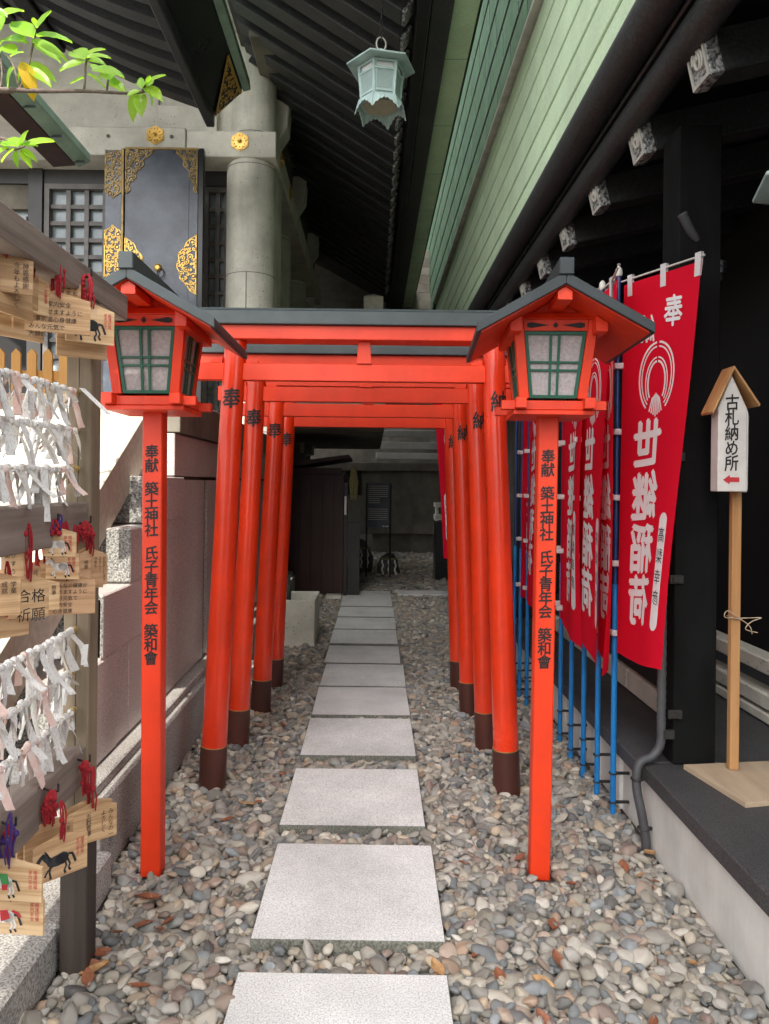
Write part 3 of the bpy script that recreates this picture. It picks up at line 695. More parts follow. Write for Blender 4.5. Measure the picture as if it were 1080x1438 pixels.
# porch roof with curved rafters over the front left
porch = thing('porch_roof', 'black curved porch eave with gilded end mount and green copper edge', 'roof', (-2.0,5.2,4.6))
def pz(x):   # underside height: flat at the eave, sweeping up to the left
    d = max(0, -1.42-x); return EYE+3.12+.30*d+.10*d*d
YE = 6.32
mb = MB(); xs = [-1.42-.15*i for i in range(18)]
mb.grid(lambda u, v: V(-1.42-u*2.7, 4.7+v*(YE-4.7), pz(-1.42-u*2.7)+.10), 18, 1); mb.build('boarding', 'black_wood', porch)
mb = MB(); mb.grid(lambda u, v: V(-1.42-u*2.7, 4.7+v*(YE+.02-4.7), pz(-1.42-u*2.7)+.17), 18, 1); mb.build('roof_skin', 'copper', porch)
for k in range(6):
    y = YE-.12-k*.27; mb = MB()
    mb.grid(lambda u, v: V(-1.42-u*2.7, y+(-.065,-.065,.065,.065,-.065)[round(v*4)], pz(-1.42-u*2.7)+(.095,0,0,.095,.095)[round(v*4)]), 24, 4, smooth=False)
    mb.build('rafter', 'black_rafter', porch)
pa, pb = at(297,165,YE), at(350,125,YE)
MB().box((pa.x-.045,4.3,EYE+3.02),(pa.x+.028,YE+.01,EYE+3.30)).build('eave_beam', 'black_rafter', porch, .01)
mb = MB(); mb.prism([V(pa.x+.0285,4.7,pa.z+.02),V(pb.x-.06,4.7,pb.z-.02),V(pb.x-.06,4.7,pb.z+.10),V(pa.x+.0285,4.7,pa.z+.22)], (0,YE-4.7,0)); mb.build('barge_board', 'black_gloss', porch, .004)
mb = MB(); mb.prism([V(pb.x-.055,4.65,pb.z-.015),V(pb.x+.01,4.65,pb.z+.0),V(pb.x+.0,4.65,pb.z+.09),V(pb.x-.055,4.65,pb.z+.09)], (0,YE-4.63,0)); mb.build('copper_edge', 'copper', porch, .004)
# gilt mount lies flat on the underside of the barge board at its far end
r_ = random.Random(3); gm = MB(); ua = V(pa.x+.034,0,pa.z+.012); ub = V(pb.x-.062,0,pb.z-.028); 
def GW(u, y, d=0): 
    p = ua.lerp(ub, u); return V(p.x+.002*d, y, p.z-.004-d)
YM = YE-.008
for j in range(12):
    y0, y1 = YM-.56*(j/12), YM-.56*((j+1)/12)
    def lim(y): 
        t = (YM-y)/.56; return min(1, t*1.9+.02) if t<.5 else 1.0
    e0, e1 = 1-((YM-y0)/.56)*.95, 1-((YM-y1)/.56)*.95
    e0, e1 = 1-e0, 1-e1
    for (p,q,wd_) in ((e0,e1,.07),(1.0-.001,1.0-.001,-.07)):
        gm.hexa([GW(p,y0),GW(p+wd_,y0),GW(q+wd_,y1),GW(q,y1)],[GW(p,y0,.008),GW(p+wd_,y0,.008),GW(q+wd_,y1,.008),GW(q,y1,.008)])
placed = []
for tr in range(1500):
    u, y = r_.random(), YM-.56*r_.random(); R = r_.uniform(.016,.034)
    e = (YM-y)/.56*.95; wdt = abs(ub.x-ua.x)
    if (u-e)*wdt < R*.9 or (1-u)*wdt < R*.9 or y+R > YM: continue
    if any(math.hypot((u-p[0])*wdt, y-p[1]) < (R+p[2])*.88 for p in placed): continue
    placed.append((u,y,R)); a0 = r_.uniform(0,6.28)
    for i in range(8):
        a1, a2 = a0+i*.65, a0+(i+1)*.65
        P_ = lambda a_, rr, d: GW(u+math.cos(a_)*rr/wdt, y+math.sin(a_)*rr, d)
        gm.hexa([P_(a1,R,0),P_(a2,R,0),P_(a2,R-.010,0),P_(a1,R-.010,0)],[P_(a1,R,.008),P_(a2,R,.008),P_(a2,R-.010,.008),P_(a1,R-.010,.008)])
gm.build('gold_mount', 'gold', porch)
gm = MB()
gm.prism([GW(0,YM),GW(1,YM),GW(1,YM-.56),GW(.95,YM-.56),GW(.02,YM-.03)],(0,0,-.002)); gm.build('mount_plate','black_gloss',porch)
for k in range(3):  # diagonal hip timbers further left
    MB().box((-2.75-.42*k,4.7,pz(-2.75-.42*k)-.12),(-2.62-.42*k,YE-.1,pz(-2.75-.42*k)+.02)).build('hip_timber', 'black_wood', porch, .01)
# side roof corner at far left
sr = thing('side_roof', 'small roof corner with green copper edge and dark red board at left', 'roof', (-2.3,4,3.4))
pe = at(120,236,5.0)
MB().prism([V(pe.x-.045,2.6,pe.z),V(pe.x+.035,2.6,pe.z+.04),V(pe.x+.03,2.6,pe.z+.10),V(pe.x-.055,2.6,pe.z+.08)], (0,2.4,0)).build('copper_edge', 'copper', sr, .004)
MB().prism([V(pe.x-.20,2.6,pe.z-.015),V(pe.x-.048,2.6,pe.z-.002),V(pe.x-.060,2.6,pe.z+.075),V(pe.x-.21,2.6,pe.z+.06)], (0,2.36,0)).build('red_board', 'maroon', sr, .004)
MB().prism([V(pe.x-2.0,2.6,pe.z-.02),V(pe.x-.203,2.6,pe.z+.01),V(pe.x-.203,2.6,pe.z+.06),V(pe.x-2.0,2.6,pe.z+.03)], (0,2.30,0)).build('soffit', 'plaster', sr)
for k in range(7): MB().box((pe.x-.046,2.75+k*.36,pe.z-.001),(pe.x+.037,2.756+k*.36,pe.z+.012)).build('edge_joint', 'slate', sr)
MB().box((pe.x-1.9,4.7,1.25),(pe.x-1.75,4.85,pe.z-.02)).build('post','black_wood',sr)

# =================================================================== RIGHT SHRINE
shr = thing('side_shrine', 'black timber side shrine with carved silver rafter ends and pale green boarded eave', 'building', (2.2,4,.33))
SXX = 1.0
for k in range(6):     # the boarded face under the metal drip edge
    z0 = EYE+1.80+k*.206
    MB().box((SXX+.006*k,1.3,z0+.016),(SXX+.04+.006*k,12.6,z0+.193)).build('siding_board', 'siding', shr, .006)
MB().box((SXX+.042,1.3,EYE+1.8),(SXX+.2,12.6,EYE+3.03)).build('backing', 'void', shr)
MB().box((SXX-.02,1.3,EYE+3.05),(SXX+.09,12.6,EYE+3.085)).build('drip_edge', 'white_metal', shr, .004)
# copper shingles above: 300 nearest singly, the rest in one part
SW, SH = .62, .31; cnt = 0; rest = MB()
shm = MB().box((0,0.018,0.024),(.004,SW-.018,SH-.024)).mesh('shingle', 'shingle')
def shx(z): return SXX+.03-(z-(EYE+3.1))*.03
ZS = EYE+3.10
for r_i in range(8):
    z = ZS+r_i*SH
    MBy = 2.6+(r_i%2)*SW/2
    for c_i in range(22):
        y = MBy+c_i*SW
        x = shx(z)-.004
        if cnt < 300:
            place('shingle', shm, shr, (x, y, z), (0, rad(-1.7), 0)); cnt += 1
        else:
            rest.box((x,y+.010,z+.016),(x+.02,y+SW-.010,z+SH-.016), R=Matrix.Rotation(rad(-4),3,'Y'), c=(x,y,z))
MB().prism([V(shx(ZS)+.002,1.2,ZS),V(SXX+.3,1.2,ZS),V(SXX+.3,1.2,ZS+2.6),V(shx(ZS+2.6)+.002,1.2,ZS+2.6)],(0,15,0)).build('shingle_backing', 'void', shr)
# dark gutter beams
MB().tube([V(.985,1.3,EYE+1.70),V(.985,9.5,EYE+1.70)], .075, 14).build('round_fascia', 'black_rafter', shr)
MB().box((1.035,1.3,EYE+1.62),(1.16,9.5,EYE+1.80)).build('eave_beam', 'black_gloss', shr, .008)
MB().tube([V(1.10,1.3,EYE+1.575),V(1.10,9.5,EYE+1.575)], .060, 14).build('round_purlin', 'black_rafter', shr)
# rafters with carved caps
a14 = rad(-13); RL = 3.2
rr_ = MB(); rr_.box((0,-.06,-.075),(RL,.06,.075)); rme = rr_.mesh('rafter','black_rafter',bevel=.006)
def carved_cap():
    c = MB(); c.box((-.050,-.066,-.082),(-.001,.066,.082))
    me_ = c.mesh('rafter_cap','cap',bevel=.003); return me_
cap_me = carved_cap()
cv = MB()   # raised frame and scroll on the cap
for (a_,b_) in (((-.056,-.062,-.078),(-.0505,.062,-.066)),((-.056,-.062,.066),(-.0505,.062,.078)),((-.056,-.062,-.066),(-.0505,-.050,.066)),((-.056,.050,-.066),(-.0505,.062,.066))): cv.box(a_,b_)
cv.tube([V(-.053,.032*math.cos(t*.62)*(1-t*.05),.045*math.sin(t*.62)*(1-t*.05)) for t in range(16)], .007, 6)
cv.tube([V(-.053,-.02+.02*math.cos(t*.7),.0+.03*math.sin(t*.7)) for t in range(8)], .005, 6)
carv_me = cv.mesh('carving','white_metal')
tips = [(993,82),(910,192),(851,268),(810,326),(777,370),(749,404),(726,431)]
for i in range(11):
    y = 1.48+.545*i if i < 1 else None
    Yk = 1040*1.5/ (1000/(1.664+.390*(i-1)))
    r_ = place('rafter', rme, shr, (1.17, Yk, EYE+1.50), (0, a14, 0))
    c_ = bpy.data.objects.new('rafter_cap', cap_me); COL.objects.link(c_); c_.parent = r_
    c2 = bpy.data.objects.new('rafter_cap', carv_me); COL.objects.link(c2); c2.parent = r_
mb = MB(); mb.prism([V(1.13,1.3,EYE+1.62),V(4.4,1.3,EYE+1.62+3.27*math.tan(rad(13))),V(4.4,1.3,EYE+1.68+3.27*math.tan(rad(13))),V(1.13,1.3,EYE+1.68)], (0,14.5,0)); mb.build('roof_boarding', 'black_wood', shr)
MB().box((1.31,1.3,EYE+3.09),(4.4,16,EYE+3.2)).build('roof_top', 'copper', shr)  # this and the boarding run on to cut skylight over the rear yard
# main post and wall
beam('corner_post', (1.215,2.97,.335), (1.385,3.14,2.90), 'black_matte', shr, .004)
beam('inner_post', (1.215,6.2,.335), (1.385,6.37,2.90), 'black_wood', shr, .006)
for z in (1.06,.52,1.55):
    mb = MB(); mb.box((1.19,2.955,z),(1.245,2.969,z+.035)); mb.box((1.20,2.948,z+.006),(1.225,2.954,z+.028)); mb.build('post_fitting','metal_dark',shr,.002)
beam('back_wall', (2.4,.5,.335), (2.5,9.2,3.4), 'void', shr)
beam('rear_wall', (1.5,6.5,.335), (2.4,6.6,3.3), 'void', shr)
beam('sill_beam', (1.42,3.4,.45), (1.52,9.2,.62), 'black_wood', shr, .005)
for k in range(9): MB().box((1.44,3.5+k*.33,.625),(1.48,3.56+k*.33,2.5)).build('grille_bar', 'black_wood', shr)
# concrete platform with granite top
plat = thing('stone_platform', 'concrete platform with dark granite top along the right side of the path', 'platform', (1.8,4,0))
beam('plinth', (1.115,.3,0), (2.5,3.0,.262), 'conc_white', plat, .004)
beam('plinth', (1.13,3.006,0), (2.5,9.3,.262), 'conc_white', plat, .004)
for i,(y0,y1) in enumerate([(.3,1.6),(1.604,2.998),(3.003,4.2),(4.204,5.4),(5.404,6.8),(6.804,9.3)]):
    MB().box((1.10 if i<2 else 1.085,y0,.264),(2.5,y1,.33)).build('top_stone', 'gran_black', plat, .006)
for k in range(12): MB().box((1.113,3.3+k*.32,.01),(1.1295,3.42+k*.32,.25)).build('buttress','conc_white',plat)
# low stone course under the shrine seen between the flag poles
for i,(y0,y1) in enumerate([(3.35,4.05),(4.06,4.8),(4.81,5.6),(5.61,6.4)]):
    MB().box((1.40,y0,.335),(1.56,y1,.448)).build('foot_stone','conc',plat,.008)
# concrete railing right of the sign
rl = thing('stone_railing', 'low concrete railing with three bars behind the wooden sign', 'railing', (1.9,3.4,.33))
for z0,z1 in ((.565,.64),(.40,.475),(.335,.385)): beam('bar', (1.86,2.1,z0), (1.96,4.5,z1), 'conc', rl, .008)
for y in (2.35,3.3,4.25): beam('post', (1.875,y,.4755), (1.945,y+.12,.564), 'conc', rl, .004)
for y in (2.35,3.3,4.25): beam('post', (1.875,y,.3855), (1.945,y+.12,.3995), 'conc', rl)

# =================================================================== BACK OF THE PASSAGE
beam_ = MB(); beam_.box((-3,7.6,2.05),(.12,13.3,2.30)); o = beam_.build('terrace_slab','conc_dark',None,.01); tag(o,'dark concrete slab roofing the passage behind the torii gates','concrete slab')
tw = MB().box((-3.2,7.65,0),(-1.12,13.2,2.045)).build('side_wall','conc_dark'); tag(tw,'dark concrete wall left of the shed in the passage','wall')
bw = thing('rear_wall','board-marked concrete wall high up beyond the eaves','wall',(0,13.6,2.5))
for k in range(21): MB().box((-2.2,13.62,2.48+k*.155),(1.9 if k<16 else 1.0,13.8,2.48+k*.155+.152)).build('board_course','conc_dark',bw,.003)
rw = thing('end_wall','tan concrete end wall with recessed foot beyond the path','wall',(.8,15,0))
beam('wall', (-1.3,15.0,.42), (3.6,15.4,1.69), 'conc_dark', rw, .01)
beam('foot', (-.0,15.12,0), (3.6,15.4,.418), 'conc_dark', rw)
beam('lintel', (-1.3,14.85,1.692), (3.6,15.5,1.86), 'conc_dark', rw, .01)
for z0,z1,m_ in ((1.93,2.06,'conc_white'),(2.14,2.28,'conc_white'),(2.38,2.52,'conc_white')): beam('terrace_rail', (.05,14.9,z0), (3.6,15.05,z1), m_, rw, .01)
for x in (.3,1.15,2.2): beam('rail_post', (x,14.92,2.281), (x+.12,15.03,2.379), 'conc_white', rw)
beam('dark_opening', (-.55,14.98,1.2), (-.25,14.999,1.68), 'void', rw)
nb = at(525,436,9.4); 
np_ = MB(); np_.box((nb.x-.13,9.4,2.305),(nb.x+.12,9.65,3.82)); x0,x1,y0,y1,zt = nb.x-.13,nb.x+.12,9.4,9.65,3.82
np_.add([V(x0,y0,zt),V(x1,y0,zt),V(x1,y1,zt),V(x0,y1,zt),V((x0+x1)/2,(y0+y1)/2,3.88)],[(0,1,4),(1,2,4),(2,3,4),(3,0,4)])
o = np_.build('stone_post','cream',None,.006); tag(o,'pale square stone post with pointed top above the torii beam','stone post')
beam('light_stop_wall',(2.6,9.3,0),(2.8,16,4.6),'conc_dark',rb_) if 0 else None
wr = MB().box((2.6,9.3,0),(2.8,16,4.5)).build('light_stop_wall','conc_dark'); tag(wr,'dark wall added on the right of the rear yard to cut skylight','wall')  # wall added so less skylight reaches the rear yard
rb = thing('rear_light_stop','grey concrete block added behind the end wall to keep light out','building',(0,17,0))  # added mass that stops light entering the passage from behind
beam('wall', (-8,16.2,0), (9,18,11), 'conc_dark', rb)
for k in range(8): MB().box((-6.5+k*1.9,16.17,2.9),(-5.3+k*1.9,16.199,4.3)).build('window','glass',rb)
# shed
sh = thing('wooden_shed','dark maroon wooden shed with sloping roof in the dark passage','shed',(-.9,9.7,0))
beam('body', (-1.095,9.2,.06), (-.36,10.6,1.55), 'maroon', sh, .004)
beam('door_post', (-.357,9.19,.03), (-.315,9.27,1.45), 'metal_dark', sh)
mb = MB(); mb.prism([V(-1.10,9.0,1.62),V(-.30,9.0,1.75),V(-.30,9.0,1.79),V(-1.10,9.0,1.68)], (0,1.7,0)); mb.build('roof','maroon',sh)
beam('gable', (-1.09,9.21,1.552), (-.40,9.3,1.63), 'maroon', sh)
for k in range(5): MB().box((-1.05+k*.14,9.192,.10),(-1.043+k*.14,9.1995,1.50)).build('board_joint','void',sh)
mb = MB().box((-.352,9.14,1.05),(-.325,9.185,1.28)); o = mb.build('name_plate','plaster'); tag(o,'small white name plate on the shed post','plate')
tas = MB(); p = at(497,655,9.3)
for k in range(14):
    a_ = k*.45; tas.tube([V(p.x+.02*math.cos(a_),p.y+.02*math.sin(a_),p.z),V(p.x+.05*math.cos(a_),p.y+.05*math.sin(a_),p.z-.2),V(p.x+.035*math.cos(a_),p.y+.03*math.sin(a_),p.z-.42)],[.008,.012,.004],5)
o = tas.build('straw_tassel','straw'); tag(o,'yellowish straw tassel hanging at the corner of the shed','tassel')
o = MB().box((-.31,9.25,.02),(-.16,9.4,.95)).build('gas_box','metal_dark'); tag(o,'grey steel box standing against the shed corner','box')
o = MB().box((-.56,9.02,0),(-.38,9.18,.07)).build('pale_block','conc'); tag(o,'small pale block lying before the shed','block')
# hollow stone trough
a_, b_ = at(401,912,6.4), at(441,912,6.4)
tr = MB(); x0, x1, z1 = -.93, b_.x, .42
tr.box((x0,6.42,0),(x1,6.47,z1)); tr.box((x0,6.95,0),(x1,7.0,z1)); tr.box((x1-.05,6.471,0),(x1,6.949,z1)); tr.box((x0,6.471,0),(x0+.05,6.949,z1)); tr.box((x0+.051,6.471,0),(x1-.051,6.949,z1-.1),1)
o = tr.build('stone_trough',['conc','soil'],None,.005); tag(o,'square hollow concrete trough behind the left torii pillars','trough')
pk = MB(); pk.tube([V(-.80,6.7,.30),V(-.79,6.7,.50),V(-.77,6.7,.56),V(-.76,6.7,.60)],[.07,.06,.045,.01],8); o = pk.build('pointed_stone','rock'); tag(o,'pointed dark stone standing in the concrete trough','stone')
# notice board
nbd = thing('notice_board','grey notice board on two thin posts in the passage','notice board',(0,11.0,0))
c0, c1 = at(516,678,11.0), at(547,741,11.0)
beam('panel', (c0.x,11.0,c1.z), (c1.x,11.03,c0.z), 'board_grey', nbd, .003)
for x in (c0.x-.005,c1.x+.012): MB().tube([V(x,11.015,0),V(x,11.015,c0.z)],.014,8).build('post','metal_dark',nbd)
mb = MB(); r_ = random.Random(4)
for k in range(17):
    if 8 < k < 11: continue
    z = c0.z-.05-k*.031; wdt = (c1.x-c0.x)*(.86 if r_.random()<.7 else .5)
    mb.box((c0.x+.02,10.997,z),(c0.x+.02+wdt,10.9985,z+.006))
mb.build('print','ink_white',nbd)
mb = MB()
for k in range(3): mb.box((c1.x-.10+k*.03,10.997,c1.z+.01),(c1.x-.08+k*.03,10.9985,c1.z+.03))
mb.build('logo','ink_white',nbd)
# two guardian stones with zigzag paper
def shide_stone(px0, px1, pytop, Y, label):
    a_, b_ = at(px0,pytop,Y), at(px1,pytop,Y); cx = (a_.x+b_.x)/2; r0 = (b_.x-a_.x)/2; h = a_.z
    t = thing('sacred_stone', label, 'sacred stone', (cx,Y,0), 'stones hung with zigzag paper')
    mb = MB(); mb.lathe([(r0*.92,0),(r0,h*.2),(r0*.93,h*.5),(r0*.7,h*.78),(r0*.35,h*.95),(.02,h)], (cx,Y,0), 14); rk = mb.build('rock','rock',t)
    for v in rk.data.vertices: v.co += Vector((math.sin(v.co.z*13+cx*9),math.cos(v.co.x*17),0))*.02
    MB().tube([V(cx+(r0*.74)*math.cos(k*.5236),Y+(r0*.74)*math.sin(k*.5236),h*.76) for k in range(13)],.012,6).build('rope','straw',t)
    for q in (-.55,0,.55):
        mb = MB(); x = cx+q*r0; 
        for k in range(5):
            z = h*.74-k*.058; yy = Y-r0*1.0-.01; dx = .007*(1 if k%2 else -1)
            mb.box((x-.013+dx,yy-.003,z-.059),(x+.013+dx,yy,z))
        mb.build('zigzag_paper','paper',t)
    return t
shide_stone(492,524,757,11.8,'larger rounded stone with white zigzag paper left of the notice board')
shide_stone(530,562,776,11.6,'smaller pointed stone with white zigzag paper under the notice board')
o = MB().box((.93,10.9,0),(1.35,11.3,.88)).build('black_cabinet','black_gloss',None,.006); tag(o,'black cabinet below the far red banner','cabinet')
cs = thing('concrete_stand','pale concrete stand with dark gaps at the far right of the passage','stand',(1.4,14.2,0))
for z0,z1 in ((.50,.62),(.76,.86),(1.0,1.08)): beam('shelf', (1.18,14.0,z0), (1.7,14.4,z1), 'conc', cs)
beam('leg', (1.2,14.05,0), (1.28,14.35,.498), 'conc', cs); beam('leg', (1.55,14.05,0), (1.63,14.35,.498), 'conc', cs)
beam('leg', (1.2,14.06,.622), (1.25,14.3,.758), 'conc', cs); beam('leg', (1.2,14.06,.862), (1.25,14.3,.998), 'conc', cs)
# unseen block added behind the camera to keep the sun off the path
bl = thing('sun_blocker','tall grey block added out of view behind the viewer to shade the path','building',(3,-27,0))
beam('wall', (-.95,-30,0), (12,-26,51), 'blocker', bl)
for f in range(11):
    for k in range(5): MB().box((-.2+k*2.4,-25.99,1.5+f*3.1),(1.4+k*2.4,-25.96,3.2+f*3.1)).build('window','glass',bl)

# =================================================================== TORII GATES
def cyl_map(cx, cy, r, z0, lean=0, phi0=0):
    def f(x, z):
        a_ = x/r+phi0; zz = z0+z
        return V(cx+lean*zz+r*math.sin(a_), cy-r*math.cos(a_), zz)
    return f
def torii(i, Y, cx, hw, dz, label):
    t = thing('torii_gate', label, 'torii gate', (cx,Y,0), 'row of vermilion torii gates')
    H1 = 2.104+dz; lean = -.045 if i==0 else -.043
    for sgn in (-1,1):
        mb = MB(); x0 = cx+sgn*hw; ln = (-sgn)*.042
        rr = .0585
        prof = [(0,rr),(.25,rr),(.7,rr*.965),(1.2,rr*.93),(1.7,rr*.90),(H1,rr*.87)]
        rp = random.Random(i*7+sgn)
        pts = [V(x0+ln*z+rp.uniform(-.0025,.0025),Y+rp.uniform(-.002,.002),z) for z,_ in prof]
        pil = MB().tube(pts,[r for _,r in prof],28).build('pillar','red_pillar',t)
        MB().tube([V(x0,Y,-.02),V(x0+ln*.215,Y,.215)],[rr+.004,rr+.0035],28).build('base_sleeve','brown_base',pil)
        MB().tube([V(x0+ln*.2155,Y,.2155),V(x0+ln*.219,Y,.219)],[rr+.0034,rr+.0034],28).build('sleeve_rim','gold_old',pil)
        mb = MB(); ch = '奉' if sgn < 0 else '納'
        z = {0:1.83,1:1.79,2:1.765,3:1.74}[i]
        glyph(mb, ch, .004 if sgn<0 else .016, 0, .082, .088, cyl_map(x0, Y, rr*.90+.0022, z, ln), L=.02, bold=True)
        mb.build('inscription','black_ink',pil)
    MB().box((cx-.80,Y-.022,1.92+dz),(cx+.80,Y+.022,2.0+dz)).build('tie_beam','red',t,.003)
    MB().prism([V(cx-.035,Y-.03,2.0005+dz),V(cx+.035,Y-.03,2.0005+dz),V(cx+.027,Y-.03,H1-.0005),V(cx-.027,Y-.03,H1-.0005)],(0,.06,0)).build('centre_strut','red',t,.002)
    MB().box((cx-.90,Y-.068,H1),(cx+.90,Y+.068,2.168+dz)).build('under_lintel','red',t,.003)
    mb = MB(); z0, z1 = 2.169+dz, 2.232+dz
    mb.hexa([V(cx-.945,Y-.09,z0),V(cx+.945,Y-.09,z0),V(cx+.945,Y+.09,z0),V(cx-.945,Y+.09,z0)],[V(cx-.97,Y-.09,z1-.0),V(cx+.97,Y-.09,z1),V(cx+.97,Y+.09,z1),V(cx-.97,Y+.09,z1)])
    mb.add([V(cx-.97,Y-.09,z1),V(cx+.97,Y-.09,z1),V(cx+.97,Y,z1+.03),V(cx-.97,Y,z1+.03),V(cx-.97,Y+.09,z1),V(cx+.97,Y+.09,z1)],[(0,1,2,3),(3,2,5,4),(0,3,4),(1,5,2)])
    mb.build('top_lintel','slate',t,.003)
    for sgn in (-1,1):
        for s2 in (-1,1):
            xx = cx+sgn*(hw-.086)+s2*.055
            MB().prism([V(xx-s2*.0,Y-.018,2.0005+dz),V(xx+s2*.055,Y-.018,2.0005+dz),V(xx+s2*.055,Y-.018,2.012+dz),V(xx,Y-.018,2.028+dz)],(0,.036,0)).build('wedge','red',t,.001)
    return t
words = ['nearest vermilion torii gate with slate grey top lintel','second vermilion torii gate from the front','third vermilion torii gate from the front','farthest and lowest looking vermilion torii gate']
for i,(Y,cx,hw,dz,_) in enumerate(TOR): torii(i,Y,cx,hw,dz,words[i])

# =================================================================== ROOFED POST LANTERNS
def post_lantern(loc, rz, label, roof='slate', lean=0):
    t = thing('post_lantern', label, 'lantern', loc, 'pair of vermilion post lanterns', rz, world=False)
    t.rotation_euler = (0, lean, rz)
    hp = .036
    post = MB().box((-hp,-hp,0),(hp,hp,1.70)).build('post','red',t,.004)
    z = 1.553; hgt = .0495
    for word in ('奉献','築土神社','氏子青年会','築和會'):
        mb = MB()
        for ch in word: glyph(mb, ch, 0, z, .045, .0475, lambda x, y: V(x-.001, -hp-.0012, y), bold=1.25); z -= hgt
        mb.build('inscription','black_ink',post); z -= .036
    MB().box((-.14,-.14,1.697),(.14,.14,1.713)).build('tray','red',t,.002)
    for s_ in (-1,1):
        MB().box((-.182,s_*.118-.017,1.7145),(.182,s_*.118+.017,1.747)).build('base_bar','red',t,.002)
        MB().box((s_*.118-.019,-.176,1.7165),(s_*.118+.019,.176,1.7545)).build('base_bar','red',t,.002)
    zb, zt, wb, wt = 1.756, 2.030, .118, .148
    def W(z): return wb+(wt-wb)*(z-zb)/(zt-zb)
    for sx in (-1,1):
        for sy in (-1,1):
            q = .034
            bt = [V(sx*wb,sy*wb,zb),V(sx*(wb-q),sy*wb,zb),V(sx*(wb-q),sy*(wb-q),zb),V(sx*wb,sy*(wb-q),zb)]
            tp = [V(sx*wt,sy*wt,zt),V(sx*(wt-q),sy*wt,zt),V(sx*(wt-q),sy*(wt-q),zt),V(sx*wt,sy*(wt-q),zt)]
            MB().hexa(bt,tp).build('stile','red',t,.002)
    for s_ in range(4):
        R = Matrix.Rotation(s_*math.pi/2,3,'Z')
        def Q(x, z, d=0): return R @ V(x, -(W(z)-.010)-d, z)
        # openwork header
        zz0, zz1 = 1.992, 2.030
        q = W(zz0)-.035; q1 = W(zz1)-.035
        hd = MB().hexa([Q(-q,zz0,-.01),Q(q,zz0,-.01),Q(q,zz0,.006),Q(-q,zz0,.006)],[Q(-q1,zz1,-.01),Q(q1,zz1,-.01),Q(q1,zz1,.006),Q(-q1,zz1,.006)]).build('header','red',t,.001)
        mb = MB(); zc = 2.011
        mb.prism([Q(-.010,zc,.0055),Q(0,zc-.011,.0055),Q(.010,zc,.0055),Q(0,zc+.011,.0055)], Q(0,zc,.0078)-Q(0,zc,.0055))
        for sx in (-1,1): mb.prism([Q(sx*.022,zc,.0055),Q(sx*.085,zc-.010,.0055),Q(sx*.100,zc-.006,.0055),Q(sx*.100,zc+.006,.0055),Q(sx*.085,zc+.010,.0055)], Q(0,zc,.0078)-Q(0,zc,.0055))
        mb.build('openwork','black_ink',hd)
        # green lattice
        fb, ft = zb+.002, 1.990; gm_ = 'green' if s_ in (0,) else ('green' if s_==2 else 'green')
        fr = MB(); bw_ = .011
        def bar(x0,z0,x1,z1,x2,z2,x3,z3,d0=-.004,d1=.004): fr.hexa([Q(x0,z0,d0),Q(x1,z1,d0),Q(x2,z2,d0),Q(x3,z3,d0)],[Q(x0,z0,d1),Q(x1,z1,d1),Q(x2,z2,d1),Q(x3,z3,d1)])
        def X(z): return W(z)-.036
        bar(-X(fb),fb,X(fb),fb,X(fb+bw_),fb+bw_,-X(fb+bw_),fb+bw_); bar(-X(ft-bw_),ft-bw_,X(ft-bw_),ft-bw_,X(ft),ft,-X(ft),ft)
        for sx in (-1,1):
            bar(sx*X(fb),fb,sx*(X(fb)-bw_),fb,sx*(X(ft)-bw_),ft,sx*X(ft),ft,-.0035,.0036)
            bar(sx*.009,fb+bw_,sx*.017,fb+bw_,sx*.019,ft-bw_,sx*.010,ft-bw_,-.003,.0032)
        zm = (fb+ft)/2-.004
        for sz in (-1,1): bar(-X(zm)+.005,zm+sz*.014-.0035,X(zm)-.005,zm+sz*.014-.0035,X(zm)-.005,zm+sz*.014+.0035,-X(zm)+.005,zm+sz*.014+.0035,-.0032,.0028)
        f_ = fr.build('lattice',gm_,t,recalc=True)
        pn = MB(); pn.hexa([Q(-X(fb)+.003,fb,-.009),Q(X(fb)-.003,fb,-.009),Q(X(fb)-.003,fb,-.006),Q(-X(fb)+.003,fb,-.006)],[Q(-X(ft)+.003,ft,-.009),Q(X(ft)-.003,ft,-.009),Q(X(ft)-.003,ft,-.006),Q(-X(ft)+.003,ft,-.006)]); pn.build('pane','paper_pane',f_)
        sc_ = MB()
        for sx in (-1,1): 
            for zz in (ft-.006, fb+.006): sc_.lathe([(.004,0),(.003,.003)], V(0,0,0), 8); k0 = len(sc_.v)-16-16; 
        sc_ = None
    # header board, gable, roof
    mb = MB(); mb.hexa([V(-.150,-.150,2.0305),V(.150,-.150,2.0305),V(.150,.150,2.0305),V(-.150,.150,2.0305)],[V(-.134,-.134,2.058),V(.134,-.134,2.058),V(.134,.134,2.058),V(-.134,.134,2.058)]); mb.build('head_board','red',t,.002)
    hw, ze, zr, y0, y1 = .284, 1.975, 2.140, -.325, .30
    def rz_(x): return zr-abs(x)/hw*(zr-ze)
    mb = MB(); mb.prism([V(-.132,-.125,2.0585),V(.132,-.125,2.0585),V(.132,-.125,rz_(.132)-.034),V(0,-.125,rz_(0)-.034),V(-.132,-.125,rz_(.132)-.034)],(0,.25,0)); mb.build('gable','red',t,.001)
    MB().prism([V(0,-.31,zr-.037),V(.024,-.31,zr-.052),V(.024,-.31,zr-.080),V(-.024,-.31,zr-.080),V(-.024,-.31,zr-.052)],(0,.58,0)).build('ridge_purlin','red',t,.001)
